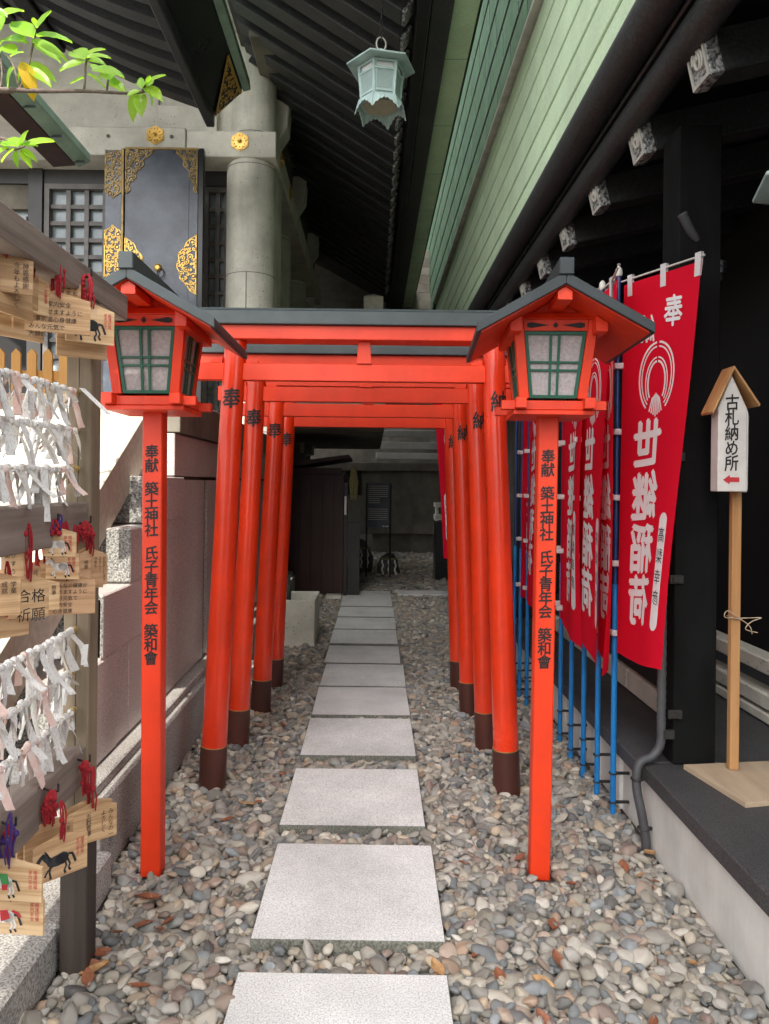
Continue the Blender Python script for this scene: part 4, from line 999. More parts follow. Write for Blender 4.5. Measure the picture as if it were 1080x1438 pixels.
    for sx in (-1,1):
        MB().prism([V(sx*.125,-.205,rz_(.125)-.036),V(sx*.165,-.205,rz_(.165)-.036),V(sx*.165,-.205,rz_(.165)-.066),V(sx*.125,-.205,rz_(.165)-.066)],(0,.40,0)).build('side_purlin','red',t,.001)
        mb = MB(); mb.prism([V(0,y0+.012,rz_(0)-.034),V(sx*(hw-.012),y0+.012,ze-.026),V(sx*(hw-.012),y0+.012,ze-.012),V(0,y0+.012,rz_(0)-.019)],(0,y1-y0-.024,0)); mb.build('roof_lining','red',t)
        mb = MB(); n_ = 5
        for k in range(n_):
            a0, a1 = k/n_, (k+1)/n_
            f = lambda a_: V(sx*hw*a_, 0, zr-(zr-ze)*a_+ .010*math.sin(a_*math.pi)*-1)
            pa_, pb_ = f(a0), f(a1)
            mb.hexa([V(pa_.x,y0,pa_.z-.018),V(pb_.x,y0,pb_.z-.018),V(pb_.x,y1,pb_.z-.018),V(pa_.x,y1,pa_.z-.018)],[V(pa_.x,y0,pa_.z+.006),V(pb_.x,y0,pb_.z+.006),V(pb_.x,y1,pb_.z+.006),V(pa_.x,y1,pa_.z+.006)])
        mb.build('roof_slope',roof,t)
        MB().prism([V(0,y0-.004,rz_(0)-.032),V(sx*(hw+.003),y0-.004,ze-.028),V(sx*(hw+.003),y0-.004,ze+.006),V(0,y0-.004,rz_(0)+.008)],(0,.016,0)).build('barge_board',roof,t,.002)
        MB().prism([V(0,y1-.012,rz_(0)-.032),V(sx*(hw+.003),y1-.012,ze-.028),V(sx*(hw+.003),y1-.012,ze+.006),V(0,y1-.012,rz_(0)+.008)],(0,.016,0)).build('barge_board',roof,t,.002)
        MB().box((sx*(hw-.012),y0+.013,ze-.028),(sx*(hw+.004),y1-.013,ze-.006)).build('eave_strip','slate_dark',t,.002)
    MB().box((-.024,y0-.012,zr-.004),(.024,y1+.012,zr+.052)).build('ridge_cap',roof,t,.003)
    return t
post_lantern((-.797,2.735,0),0,'left vermilion post lantern with green lattice panes beside the plaque rack','slate',rad(-.35))
post_lantern((.630,2.745,0),rad(-4),'right vermilion post lantern with black roof in front of the red flags','slate_dark',rad(.45))

# =================================================================== HANGING BRONZE LANTERNS
def hang_lantern(loc, label, chain_z, rz=rad(12)):
    """hexagonal lantern; local z=0 at the roof's eave"""
    t = thing('hanging_lantern', label, 'lantern', loc, 'pale green hexagonal hanging lanterns', rz, world=False)
    def ring(r, z, off=0): return [V(r*math.cos(rad(60*k+off)), r*math.sin(rad(60*k+off)), z) for k in range(6)]
    mb = MB()
    a_, b_, c_ = ring(.232,0), ring(.232,.012), ring(.05,.075)
    mb.add(a_+b_+c_, [(5,4,3,2,1,0),(12,13,14,15,16,17)]+[(k,(k+1)%6,6+(k+1)%6,6+k) for k in range(6)]+[(6+k,6+(k+1)%6,12+(k+1)%6,12+k) for k in range(6)])
    mb.build('roof','verdigris',t,.003)
    MB().lathe([(.045,.073),(.05,.085),(.04,.11),(.022,.125),(.004,.13)],(0,0,0),16).build('finial','verdigris',t)
    MB().tube([V(.032*math.cos(k*.3927),0,.165+.045*math.sin(k*.3927)) for k in range(17)],.006,6).build('hanging_ring','white_metal',t)
    mb = MB()
    zz = .20; k = 0
    while zz < chain_z-.02:
        pts = [V(.010*math.cos(q*.785),0,zz+.022*math.sin(q*.785)) if k%2 else V(0,.010*math.cos(q*.785),zz+.022*math.sin(q*.785)) for q in range(9)]
        mb.tube(pts,.0035,4,caps=False); zz += .036; k += 1
    mb.build('chain','metal_dark',t)
    r1, r0, z1, z0 = .150, .128, -.004, -.235
    core = MB(); core.add(ring(r1-.012,z1)+ring(r0-.012,z0), [(k,(k+1)%6,6+(k+1)%6,6+k) for k in range(6)]); core.build('screen_backing','plaster',t)
    A1, A0 = ring(r1,z1), ring(r0,z0)
    for k in range(6): MB().tube([A1[k],A0[k]],.009,6).build('corner_post','verdigris',t)
    for k in range(6):
        p1, p2, q1, q2 = A1[k], A1[(k+1)%6], A0[k], A0[(k+1)%6]
        def Pf(u, v): return (p1.lerp(p2,u)).lerp(q1.lerp(q2,u), v)
        nrm = ((p2-p1).cross(q1-p1)).normalized()
        if nrm.dot(p1+p2) < 0: nrm = -nrm
        def slab(u0,u1,v0,v1,th=.006,mb=None):
            mb.hexa([Pf(u0,v0),Pf(u1,v0),Pf(u1,v1),Pf(u0,v1)],[Pf(u0,v0)+nrm*th,Pf(u1,v0)+nrm*th,Pf(u1,v1)+nrm*th,Pf(u0,v1)+nrm*th])
        mb = MB()
        slab(0,1,0,.06,mb=mb); slab(0,1,.21,.27,mb=mb); slab(0,1,.80,.86,mb=mb); slab(0,1,.97,1,mb=mb); slab(.06,.12,.0,1,.004,mb); slab(.88,.94,0,1,.004,mb); slab(.12,.88,.86,.97,.001,mb)
        mb.build('side_frame','verdigris',t)
        mb = MB()   # pierced screen
        for i in range(15):
            u = .14+i*.72/14
            mb.hexa([Pf(u-.008,.27),Pf(u+.008,.27),Pf(u+.008,.80),Pf(u-.008,.80)],[Pf(u-.008,.27)+nrm*.002,Pf(u+.008,.27)+nrm*.002,Pf(u+.008,.80)+nrm*.002,Pf(u-.008,.80)+nrm*.002])
        for j in range(17):
            v = .28+j*.51/16
            mb.hexa([Pf(.13,v-.006),Pf(.87,v-.006),Pf(.87,v+.006),Pf(.13,v+.006)],[Pf(.13,v-.006)+nrm*.0025,Pf(.87,v-.006)+nrm*.0025,Pf(.87,v+.006)+nrm*.0025,Pf(.13,v+.006)+nrm*.0025])
        mb.build('screen','verdigris',t)
    mb = MB(); mb.add(ring(.150,z0)+ring(.150,z0-.012)+ring(.09,z0)+ring(.09,z0-.012), [(k,(k+1)%6,6+(k+1)%6,6+k) for k in range(6)]+[(6+k,6+(k+1)%6,18+(k+1)%6,18+k) for k in range(6)]+[(k,(k+1)%6,12+(k+1)%6,12+k) for k in range(6)]); mb.build('bottom_rim','verdigris',t)
    mb = MB(); mb.prism(ring(.118,z0-.014),(0,0,-.006)); mb.build('bottom_disc','beige',t)
    # scalloped skirt
    for k in range(6):
        S1, S0 = ring(.145,z0+.012), ring(.172,z0-.012); p1, p2, q1, q2 = S1[k], S1[(k+1)%6], S0[k], S0[(k+1)%6]
        dn = V(0,0,-1); mb = MB(); n_ = 20; top = []; bot = []
        for i in range(n_+1):
            u = i/n_; c = abs(2*u-1); dep = .012+.062*(c**1.6)+.006*math.sin(u*40)
            top.append(p1.lerp(p2,u)); bot.append(q1.lerp(q2,u)+dn*dep)
        th = (q1+q2)*.5; th.z = 0; th = th.normalized()*.004
        vs_ = top+[v+th*0 for v in bot]+[v+th for v in top]+[v+th for v in bot]; m_ = n_+1
        fs = []
        for i in range(n_): fs += [(i,i+1,m_+i+1,m_+i),(2*m_+i,3*m_+i,3*m_+i+1,2*m_+i+1),(m_+i,m_+i+1,3*m_+i+1,3*m_+i)]
        mb.add(vs_,fs); mb.build('skirt','verdigris',t)
    return t
p = at(535,97,4.9)
hl = hang_lantern((p.x,4.9,p.z),'pale green hexagonal lantern hanging on a chain from the hall eave', raf(p.x)-p.z-.06)
hang_lantern((1.40,2.28,2.39),'pale green hanging lantern cut off by the right edge of the photo',.62)

# =================================================================== FLAGS AND POLES
def flag(P0, P1, Q0, Q1, seed, label, text=True, plain_sleeve=True, wave=.010):
    """P0/P1 top near-pole and free corner, Q0/Q1 bottom corners"""
    r_ = random.Random(seed); ph = r_.uniform(0,6)
    P0, P1, Q0, Q1 = map(Vector,(P0,P1,Q0,Q1))
    W_ = (P1-P0).length; H_ = (P0-Q0).length
    nrm = (P1-P0).cross(Q0-P0).normalized()
    if nrm.dot(P0-Vector((0,0,EYE))) > 0: nrm = -nrm
    def f(u, v, off=0):
        p = (P0.lerp(P1,u)).lerp(Q0.lerp(Q1,u), v)
        d = wave*(.35+v)*math.sin(u*6.5+ph+v*2.1)*u + wave*.7*math.sin(v*5+u*2+ph*2)*u
        p = p+nrm*(d+off)
        p.z -= .02*math.sin(u*4+ph)*v*u
        return p
    t = thing('nobori_flag', label, 'flag', (P0.x,P0.y,Q0.z), 'red nobori flags on the right', 0)
    MB().grid(lambda u,v: f(u,v), 14, 36).build('cloth','flag',t,recalc=False)
    S = lambda o_: (lambda x, y: f(x/W_, y/H_, o_))
    def F(x, y): return f(x/W_, y/H_, .0022)
    def T(x, y): return F(x, H_-y)
    if text:
        mb = MB(); fl = lambda x, y: F(x, -y)   # y grows upward from the top edge
        Lr = .03
        glyph(mb,'奉',W_*.70,-.165,.095,.115,fl,0,True,Lr,bold=1.4,push=nrm*.0003); glyph(mb,'納',W_*.36,-.215,.085,.105,fl,0,True,Lr,bold=1.2,push=nrm*.0003)
        cx, cy = W_*.52, -.44
        for k,(ra,rb) in enumerate(((.105,.145),(.090,.128),(.066,.104),(.052,.088))):
            for s_ in (-1,1):
                pts = [(cx+s_*ra*math.sin(q), cy+.02+rb*math.cos(q)-.02*(k>1)) for q in [ .07+ j*(2.45 if k<2 else 2.2)/14 for j in range(15)]]
                ribbon2(mb,pts,.0085 if k in(0,3) else .006,fl,0,Lr)
        for k in range(-3,4):
            ribbon2(mb,[(cx+k*.007,cy-.04-abs(k)*.006),(cx+k*.013,cy-.135+abs(k)*.007)],.007,fl,0,Lr)
        yy = -.69
        for ch in '世継稲荷':
            glyph(mb,ch,W_*.43,yy,.165,.185,fl,0,True,Lr,-.10,1.9,nrm*.0003); yy -= .213
        mb.build('lettering','flag_white',t,recalc=False)
        mb = MB(); ox, oy, ow, oh = W_*.815, -1.20, .062, .47
        pts = [(ox+ow/2*math.cos(q), oy+oh/2-ow/2+ow/2*math.sin(q)) for q in [j*math.pi/8 for j in range(9)]]+[(ox+ow/2*math.cos(q), oy-oh/2+ow/2+ow/2*math.sin(q)) for q in [math.pi+j*math.pi/8 for j in range(9)]]
        poly2(mb,pts,fl,0,Lr); lz = mb.build('name_lozenge','flag_white',t,recalc=False)
        mb = MB(); yy = -1.055
        for ch in '髙梨幸彦': glyph(mb,ch,ox,yy,.048,.055,lambda x,y: F(x,-y)+nrm*.0018,0,True,Lr); yy -= .083
        mb.build('lettering','ink_grey',lz,recalc=False)
    rod0, rod1 = f(-.05,-.012), f(1.03,-.012)
    MB().tube([rod0,rod1],.0045,8).build('cross_rod','white_metal',t)
    for u in (.10,.55,.97):
        mb = MB(); 
        for (o0) in (.0065,-.0065): mb.add([f(u-.035,-.022,o0),f(u+.035,-.022,o0),f(u+.035,.035,o0*.4),f(u-.035,.035,o0*.4)],[(0,1,2,3)])
        mb.add([f(u-.035,-.022,-.0065),f(u+.035,-.022,-.0065),f(u+.035,-.022,.0065),f(u-.035,-.022,.0065)],[(0,1,2,3)])
        mb.build('tie_loop','flag_tie',t,recalc=False)
    for v in (.22,.40,.58,.76,.95):
        mb = MB(); p = f(.03,v); 
        pp = V(P0.x-.012,P0.y+.006,p.z)
        mb.box((pp.x-.026,pp.y-.016,p.z-.012),(pp.x+.026,pp.y+.016,p.z+.012)); mb.build('side_loop','flag_tie',t,.002)
    return t
def pole(x, y, top, label, bracket=True, zb=.0):
    t = thing('flag_pole', label, 'flag pole', (x,y,0), 'blue flag poles clamped to the platform')
    MB().tube([V(x,y,zb),V(x,y,1.02)],.0125,12).build('lower_tube','blue',t)
    MB().tube([V(x,y,1.0),V(x,y,top)],.0095,12).build('upper_tube','blue_dark',t)
    MB().lathe([(.014,0),(.016,.01),(.014,.03),(.006,.04)],(x,y,top),10).build('pole_cap','white_metal',t)
    if bracket:
        for z in (.075,.20):
            mb = MB(); mb.tube([V(x+.016*math.cos(q*.628),y+.016*math.sin(q*.628),z) for q in range(11)],.004,6,caps=False)
            mb.box((x+.014,y-.006,z-.005),(1.128,y+.006,z+.005)); mb.build('clamp','metal_dark',t)
    return t
pw_ = ['nearest blue flag pole carrying the large red flag','blue flag pole, second from the nearest','blue flag pole, third from the nearest','blue flag pole, fourth from the nearest','blue flag pole, fifth from the nearest']
PP = [(1.058,3.22),(1.055,3.44),(1.05,3.65),(1.045,3.86),(1.05,4.10)]
for (x,y),wd in zip(PP,pw_): pole(x,y,2.36,wd)
pole(1.01,4.80,2.36,'blue flag pole right of the front torii pillar, nearest of the rear three'); pole(1.00,4.98,2.36,'blue flag pole right of the front torii pillar, middle of the rear three'); pole(1.0,5.18,2.36,'blue flag pole right of the front torii pillar, farthest of the rear three')
flag((1.075,3.20,2.315),at(985,366,2.79),(1.055,3.18,.735),at(931,948,2.85),1,'large red nobori flag facing the path with mirrored white lettering',wave=.012)
flag((1.065,3.43,2.31),(.99,2.99,2.31),(1.045,3.42,.70),(.965,3.02,.66),2,'narrow looking red flag directly left of the large one',wave=.022)
flag((1.018,3.62,2.31),(1.005,3.18,2.31),(1.01,3.61,.72),(.975,3.19,.66),6,'red flag third from the right, behind the narrow one',wave=.014)
flag((1.018,3.93,2.31),(1.0,3.50,2.31),(1.01,3.92,.72),(.985,3.51,.66),4,'red flag just right of the right lantern post',wave=.014)
flag((1.04,4.08,2.31),(1.035,3.66,2.31),(1.035,4.07,.72),(1.02,3.68,.70),9,'red flag sliver seen close behind the right lantern post',wave=.012)
flag((1.015,4.79,2.31),(1.0,4.36,2.31),(1.0,4.78,.70),(.965,4.42,.70),5,'red flag between the front torii pillar and the lantern post',wave=.02)
flag((1.005,4.97,2.31),(1.10,4.56,2.31),(.995,4.96,.70),(1.07,4.60,.70),7,'red flag mostly hidden behind the right lantern post',wave=.02)
fr = at(607,600,7.4); flag((.985,7.55,2.31),(.60,7.42,2.31),(.98,7.55,.70),(.72,7.42,.68),8,'dark far red flag behind the last torii pillar',wave=.01)
pole(1.0,7.56,2.36,'blue pole of the farthest red flag hidden behind the torii pillars')
# black conduit down the post
cg = thing('conduit','black corrugated conduit running down beside the post to the pebbles','pipe',(1.15,3,0))
pts = [V(1.168,2.975,1.4),V(1.168,2.975,1.0),V(1.168,2.975,.55),V(1.165,2.972,.42),V(1.13,2.965,.368),V(1.09,2.96,.352),V(1.066,2.95,.325),V(1.060,2.94,.25),V(1.075,2.92,.15),V(1.088,2.91,.05),V(1.088,2.91,-.02)]
def smooth(P, n=6):
    out = []
    for i in range(len(P)-1):
        a_, b_, c_, d_ = P[max(i-1,0)], P[i], P[i+1], P[min(i+2,len(P)-1)]
        for k in range(n):
            t = k/n; out.append(.5*((2*b_)+(c_-a_)*t+(2*a_-5*b_+4*c_-d_)*t*t+(3*b_-a_-3*c_+d_)*t**3))
    return out+[P[-1]]
sp_ = smooth(pts,24); 
MB().tube(sp_,[.0165+(.0022 if i%2 else 0) for i in range(len(sp_))],12).build('corrugated_tube','pipe_grey',cg)
for (x,y,z) in ((1.062,2.945,.285),(1.082,2.92,.10)):
    mb = MB(); mb.tube([V(x+.022*math.cos(q*.628),y+.022*math.sin(q*.628),z) for q in range(11)],.004,6); mb.box((x+.02,y-.006,z-.005),(1.115,y+.006,z+.005)); mb.build('clamp','metal_dark',cg)
MB().box((1.17,2.955,.44),(1.214,2.97,.475)).build('clamp','metal_dark',cg)
c2 = thing('conduit','short curved corrugated pipe under the shrine eave above the large flag','pipe',(1.3,3,2.4))
sp_ = smooth([at(958,300,2.95),at(970,325,2.97),at(985,350,3.0),at(1003,368,3.0),at(1008,392,3.05)],12)
MB().tube(sp_,[.018+(.0022 if i%2 else 0) for i in range(len(sp_))],10).build('corrugated_tube','pipe_grey',c2)
MB().lathe([(.03,0),(.03,.05)],at(1010,385,3.03),10).build('socket','black_gloss',c2)

# =================================================================== WOODEN ARROW SIGN
sg = thing('direction_sign','white arrow-topped wooden sign on a stake pointing left','sign',(1.414,2.88,.336))
MB().box((1.395,2.87,.352),(1.431,2.90,1.50)).build('stake','stake',sg,.003)
a_, b_ = at(1001,690,2.84), at(1048,580,2.84)
x0, x1, z0 = a_.x, at(1041,690,2.84).x, a_.z
zt = at(1020,575,2.84).z; zp = at(1021,528,2.84).z; xm = at(1021,528,2.84).x
MB().prism([V(x0,2.80,z0),V(x1,2.80,z0),V(x1,2.80,zt),V(xm,2.80,zp),V(x0,2.80,zt)],(0,.062,0)).build('sign_box','sign_white',sg,.003)
MB().prism([V(x1+.001,2.80,z0-.005),V(x1+.010,2.81,z0+.01),V(x1+.012,2.81,zt-.03),V(x1+.001,2.80,zt)],(0,.05,0)).build('loose_plastic','sign_white',sg,.003)
for s_ in (-1,1):
    xe, ze_ = (at(992,583,2.84).x, at(992,583,2.84).z) if s_<0 else (at(1055,573,2.84).x, at(1055,573,2.84).z)
    zpk = at(1021,517,2.84).z
    MB().prism([V(xm,2.78,zpk-.012),V(xe,2.78,ze_),V(xe+s_*.005,2.78,ze_+.008),V(xm,2.78,zpk+.001)],(0,.10,0)).build('roof_board','stake',sg,.001)
mb = MB(); z = at(1020,567,2.84).z; cxs = (x0+x1)/2-.004
for ch in '古札納め所': glyph(mb,ch,cxs,z,.048,.056,lambda x,y: V(x,2.7985,y),bold=True); z -= .0575
mb.build('lettering','black_ink',sg,recalc=False)
mb = MB(); za = at(1020,674,2.84).z; xa = cxs
mb.add([V(xa-.032,2.7985,za),V(xa-.006,2.7985,za-.017),V(xa-.006,2.7985,za-.008),V(xa+.030,2.7985,za-.008),V(xa+.030,2.7985,za+.010),V(xa-.006,2.7985,za+.010),V(xa-.006,2.7985,za+.019)],[(0,1,6),(1,2,5,6),(2,3,4,5)]); mb.build('red_arrow','ink_red',sg,recalc=False)
tz = at(1022,868,2.86).z; mb = MB()
mb.tube([V(1.392,2.866,tz),V(1.434,2.866,tz-.003),V(1.434,2.903,tz),V(1.392,2.903,tz+.002),V(1.392,2.866,tz)],.0025,5)
mb.tube(smooth([V(1.42,2.862,tz),V(1.37,2.85,tz+.03),V(1.36,2.85,tz+.005),V(1.42,2.86,tz-.003),V(1.46,2.86,tz-.03),V(1.47,2.86,tz-.06)],5),.0022,5)
mb.tube(smooth([V(1.42,2.862,tz),V(1.47,2.85,tz+.004),V(1.50,2.85,tz+.004),V(1.46,2.85,tz-.012),V(1.44,2.85,tz-.04),V(1.49,2.86,tz-.055)],5),.0022,5)
mb.build('twine','ply',sg)
q = [at(964,1076,2.93),at(1040,1110,2.6)]
bb = MB(); bb.hexa([V(1.24,2.93,.3315),V(1.31,2.58,.3315),V(1.72,2.66,.3315),V(1.62,2.98,.3315)],[V(1.24,2.93,.350),V(1.31,2.58,.350),V(1.72,2.66,.350),V(1.62,2.98,.350)]); o = bb.build('base_board','ply',None,.001); tag(o,'flat plywood board under the sign stake on the dark granite','board')

# =================================================================== PLAQUE RACK
RX = -.85
rk = thing('plaque_rack','weathered wooden rack hung with plaques and paper fortunes at left','rack',(RX,1.3,0))
PX0, PX1, PY = -.886, -.812, 2.13
pst = MB().box((PX0,PY,.40),(PX1,PY+.075,1.968)).build('post','wood_old',rk,.004)
MB().box((PX0-.002,PY-.002,0),(PX1+.002,PY+.077,.398)).build('post_sleeve','wood_dark',pst,.004)
MB().box((-.8495,PY-.0012,.42),(-.848,PY+.002,1.95)).build('drying_crack','wood_dark',pst)
p2 = MB().box((PX0,.25,.0),(PX1,.325,1.968)).build('post','wood_old',rk,.004)
MB().box((RX-.05,.15,1.970),(RX+.042,2.42,2.05)).build('rail','wood_rail',rk,.004)
MB().box((RX-.12,.15,2.01),(RX-.052,2.42,2.035)).build('rail','wood_rail',rk,.004)
for z0,z1 in ((1.275,1.385),(.575,.685)): MB().box((RX-.05,.33,z0),(RX+.030,PY-.001,z1)).build('rail','wood_rail',rk,.004)
WZ = [1.70,1.59,1.48,1.02,.905,.79]
for z in WZ:
    MB().tube([V(RX,.33,z),V(RX,1.2,z-.012),V(RX,2.128,z+.0)],.0028,6).build('wire','wire',rk)
    MB().tube([V(RX+.008*math.cos(q*.6),2.124-q*.0012,z+.008*math.sin(q*.6)) for q in range(24)],.0024,5).build('wire_knot','wire',rk)
# folded paper fortunes tied on the wires
def paper_mesh(seed):
    r_ = random.Random(seed); mb = MB(); w_ = r_.uniform(.017,.024)
    # knot wrapped round the wire
    mb.lathe([(.004,-w_*.5),(.009,-w_*.4),(.010,0),(.008,w_*.4),(.004,w_*.5)],(0,0,0),8,axis='Y',smooth=False)
    for s_ in (-1,1):
        L1 = r_.uniform(.035,.105); a_ = r_.uniform(-.15,.5)*s_+(0 if r_.random()<.85 else s_*.7); tw = r_.uniform(-1.0,1.0); bend = r_.uniform(-.5,.5)
        n_ = 6; pts = []
        px, pz_ = s_*.006, -.004; an = a_
        py = 0
        for i in range(n_+1):
            t = i/n_; k = tw*t+r_.uniform(-.1,.1)
            wv = V(math.sin(k), math.cos(k), 0)*(w_/2)
            pts.append((V(px,py,pz_)-wv, V(px,py,pz_)+wv))
            px += math.sin(an)*L1/n_; pz_ -= math.cos(an)*L1/n_; py += r_.uniform(-.002,.002)+math.sin(bend)*.003; an += bend/n_
        vs_ = [q for pr in pts for q in pr]; mb.add(vs_, [(2*i,2*i+1,2*i+3,2*i+2) for i in range(n_)])
        # second layer of the folded strip
        mb.add([q+V(.0015*s_,.001,-.003) for q in vs_], [(2*i,2*i+1,2*i+3,2*i+2) for i in range(n_)])
    return mb.mesh('paper_fortune', ['paper'] if seed%5 else ['paper_pink'], recalc=False)
pmesh = [paper_mesh(k) for k in range(1,19)]
rows = ['top','second','third','fourth','fifth','lowest']
r_ = random.Random(21)
for wi, z in enumerate(WZ):
    y = 1.32
    while y < 2.105:
        o = place('paper_fortune', r_.choice(pmesh), None, (RX+r_.uniform(-.004,.004), y, z+r_.uniform(-.004,.003)-.012*max(0,(2.128-y)/.93)), (r_.uniform(-.25,.25), r_.uniform(-.2,.2), r_.uniform(-.5,1.2)), (1,1,1))
        tag(o, 'white folded paper fortune tied to the %s wire of the plaque rack'%rows[wi], 'paper fortune', 'paper fortunes on the %s wire'%rows[wi])
        y += r_.uniform(.018,.030)
# long loose strips
for (px,py,Y,a_,L1) in ((115,545,2.05,1.0,.13),(120,905,2.0,-.1,.055),(62,660,1.85,.1,.13)):
    p = at(px,py,Y); mb = MB(); d = V(math.sin(a_)*.6, .3*math.sin(a_), -math.cos(a_)); 
    mb.add([p+V(-.006,-.006,0),p+V(.006,.006,0),p+V(.006,.006,0)+d*L1,p+V(-.006,-.006,0)+d*L1],[(0,1,2,3)])
    p4 = p+V(0,0,0)
    o = mb.build('paper_strip','paper',None,recalc=False)
    tag(o, {115:'long paper strip sticking out over the rack post, upper one',120:'short paper strip with red band hanging at the rack post',62:'long crumpled paper strip hanging lowest above the middle rail'}[px], 'paper strip')
# plaques
EM = []
def horse(mb, cx, cz, s_, fn, col, mane=1, flip=1):
    def pl(pts, mi): poly2(mb, [(cx+flip*x*s_, cz+z*s_) for x,z in pts], fn, mi)
    def rb(pts, w_, mi): ribbon2(mb, [(cx+flip*x*s_, cz+z*s_) for x,z in pts], w_*s_, fn, mi)
    el = [(.30*math.cos(t*.524), .155*math.sin(t*.524)) for t in range(12)]
    pl(el, col); pl([(.12+.19*math.cos(t*.7),.02+.17*math.sin(t*.7)) for t in range(9)], col)
    rb([(-.20,.02),(-.32,.16),(-.38,.27)], [.24*s_,.17*s_,.12*s_][0]/s_ if 0 else .17, col)
    rb([(-.36,.27),(-.46,.20),(-.54,.10)], .11, col)
    for (a_,b_,c_,d_) in (((-.20,-.08),(-.22,-.26),(-.19,-.38),(-.19,-.44)),((-.12,-.10),(-.27,-.20),(-.33,-.30),(-.35,-.34)),((.20,-.06),(.24,-.22),(.18,-.32),(.22,-.42)),((.26,-.02),(.34,-.20),(.30,-.30),(.36,-.38))):
        rb([a_,b_,c_], .055, col); rb([c_,d_], .06, mane)
    rb([(.29,.08),(.40,.06),(.45,-.06),(.50,-.20)], .07, mane); rb([(-.22,.10),(-.28,.24),(-.36,.34)], .045, mane)
def ema(top, yaw, w_, h_, label, lines=(), size=.014, m='ema', style=None, cord=.05, cordm='cord', tilt=0, ink=0, hook=True, vertical=True, horse_c=2):
    t = thing('wooden_plaque', label, 'plaque', top, 'wooden prayer plaques', yaw, world=False)
    t.rotation_euler = (0, tilt, yaw); th = .0075
    pk = h_*.16
    MB().prism([V(-w_/2,0,-h_),V(w_/2,0,-h_),V(w_/2,0,-pk),V(0,0,0),V(-w_/2,0,-pk)],(0,th,0)).build('board',m,t,.0008)
    fn = lambda x, z: V(x,-.0008,z)
    mb = MB()
    if lines:
        if vertical:
            x = w_/2-size*1.1
            for ln in lines:
                z = -pk-size*1.0
                for ch in ln:
                    glyph(mb,ch,x,z,size*.86,size*.92,fn,ink); z -= size*1.02
                x -= size*1.28
        else:
            z = -pk-size*1.1
            for ln in lines:
                x = -w_/2+size*1.1
                for ch in ln: glyph(mb,ch,x,z,size*.86,size*.92,fn,ink); x += size*.98
                z -= size*1.35
    if style == 'horse': horse(mb, -w_*.06, -h_*.58, h_*.86, lambda x,z: V(x,-.0010,z), horse_c, 0)
    if style == 'horse_red':
        horse(mb, -w_*.10, -h_*.60, h_*.86, lambda x,z: V(x,-.0010,z), 2, 4)
        poly2(mb,[(-w_*.16,-h_*.45),(-w_*.04,-h_*.42),(w_*.0,-h_*.62),(-w_*.14,-h_*.70)],lambda x,z: V(x,-.0014,z),1)
        ribbon2(mb,[(w_*.03,-h_*.44),(w_*.12,-h_*.5),(w_*.16,-h_*.58)],.006,lambda x,z: V(x,-.0014,z),1)
    if style == 'horse_saddle':
        horse(mb, -w_*.10, -h_*.58, h_*.86, lambda x,z: V(x,-.0010,z), 2, 0)
        poly2(mb,[(-w_*.16,-h_*.36),(-w_*.02,-h_*.36),(w_*.01,-h_*.60),(-w_*.10,-h_*.64)],lambda x,z: V(x,-.0014,z),3)
        poly2(mb,[(-w_*.11,-h_*.62),(-w_*.01,-h_*.60),(-w_*.02,-h_*.74),(-w_*.10,-h_*.75)],lambda x,z: V(x,-.0016,z),1)
        ribbon2(mb,[(-w_*.42,-h_*.40),(-w_*.36,-h_*.52),(-w_*.30,-h_*.42)],.003,lambda x,z: V(x,-.0016,z),1)
    if style in ('horse','horse_saddle','horse_red'):
        x = w_/2-.014
        for ln in ('開運招福','家内安全'):
            z = -pk-.012
            for ch in ln: glyph(mb,ch,x,z,.0085,.0092,fn,1); z -= .0105
            x -= .0115
    if mb.v: mb.build('painting' if style else 'writing',['black_ink','ink_red','ink_white','ink_green','ink_grey'],t,recalc=False)
    r_ = random.Random(len(EM)+3)
    mb = MB()
    for k in range(3):
        a0 = r_.uniform(-.006,.006)
        mb.tube(smooth([V(0,-.002,-.012),V(a0+.003*(k-1),-.004-.001*k,cord*.35),V(a0*.6+.005*(k-1),-.003,cord*.75),V(0.001*(k-1),.003,cord)],4),.0023,6)
    mb.lathe([(.003,-.006),(.0065,-.003),(.0065,.003),(.003,.006)],(0,-.003,cord*.42),8)
    for k in range(2): mb.tube(smooth([V(0,-.005,cord*.40),V(.006*(2*k-1),-.008,cord*.2),V(.004*(2*k-1),-.007,-.01-.008*k)],4),.0019,5)
    cr = mb.build('cord',cordm,t)
    EM.append(t); return t
# top rail group
Rz = lambda d: rad(d)
def E(px, py, Y, *a_, **k): return ema(at(px,py,Y), *a_, **k)
wish = ('今年も家内安全','で過ごせますように','仕事前進心身健康','みんな元気で','大願成就')
E(6,352,1.72,Rz(32),.125,.095,'plaque with black writing cut off by the left edge at the top rail',('神恩感謝','今年もよろしく'),.015,'ema2',cord=.06)
E(33,372,1.80,Rz(78),.13,.10,'edge-on plaque with dark side, left one of the thick stack at the top rail',m='ema2',cord=.07)
E(24,386,1.775,Rz(80),.13,.10,'edge-on plaque behind the others in the thick stack at the top rail',m='ema2',cord=.08)
E(43,380,1.83,Rz(72),.13,.10,'edge-on plaque with red writing on the right of the thick stack',('一年無事',),.012,'ema',cord=.075,ink=1)
E(76,388,2.00,Rz(20),.135,.10,'tan plaque partly hidden behind the large written one at the top rail',('令和','今年も','神恩'),.013,'ema2',cord=.045)
E(82,410,1.90,Rz(24),.155,.105,'large tan plaque with black and red writing below the top rail',wish,.0145,'ema2',cord=.085,vertical=False)
E(128,425,2.02,Rz(40),.13,.11,'plaque with a dark standing horse at the end of the top rail',style='horse',m='ema',cord=.06,horse_c=4)
E(116,452,2.06,Rz(38),.135,.10,'plaque behind and below the horse plaque at the end of the top rail',m='ema2',cord=.10)
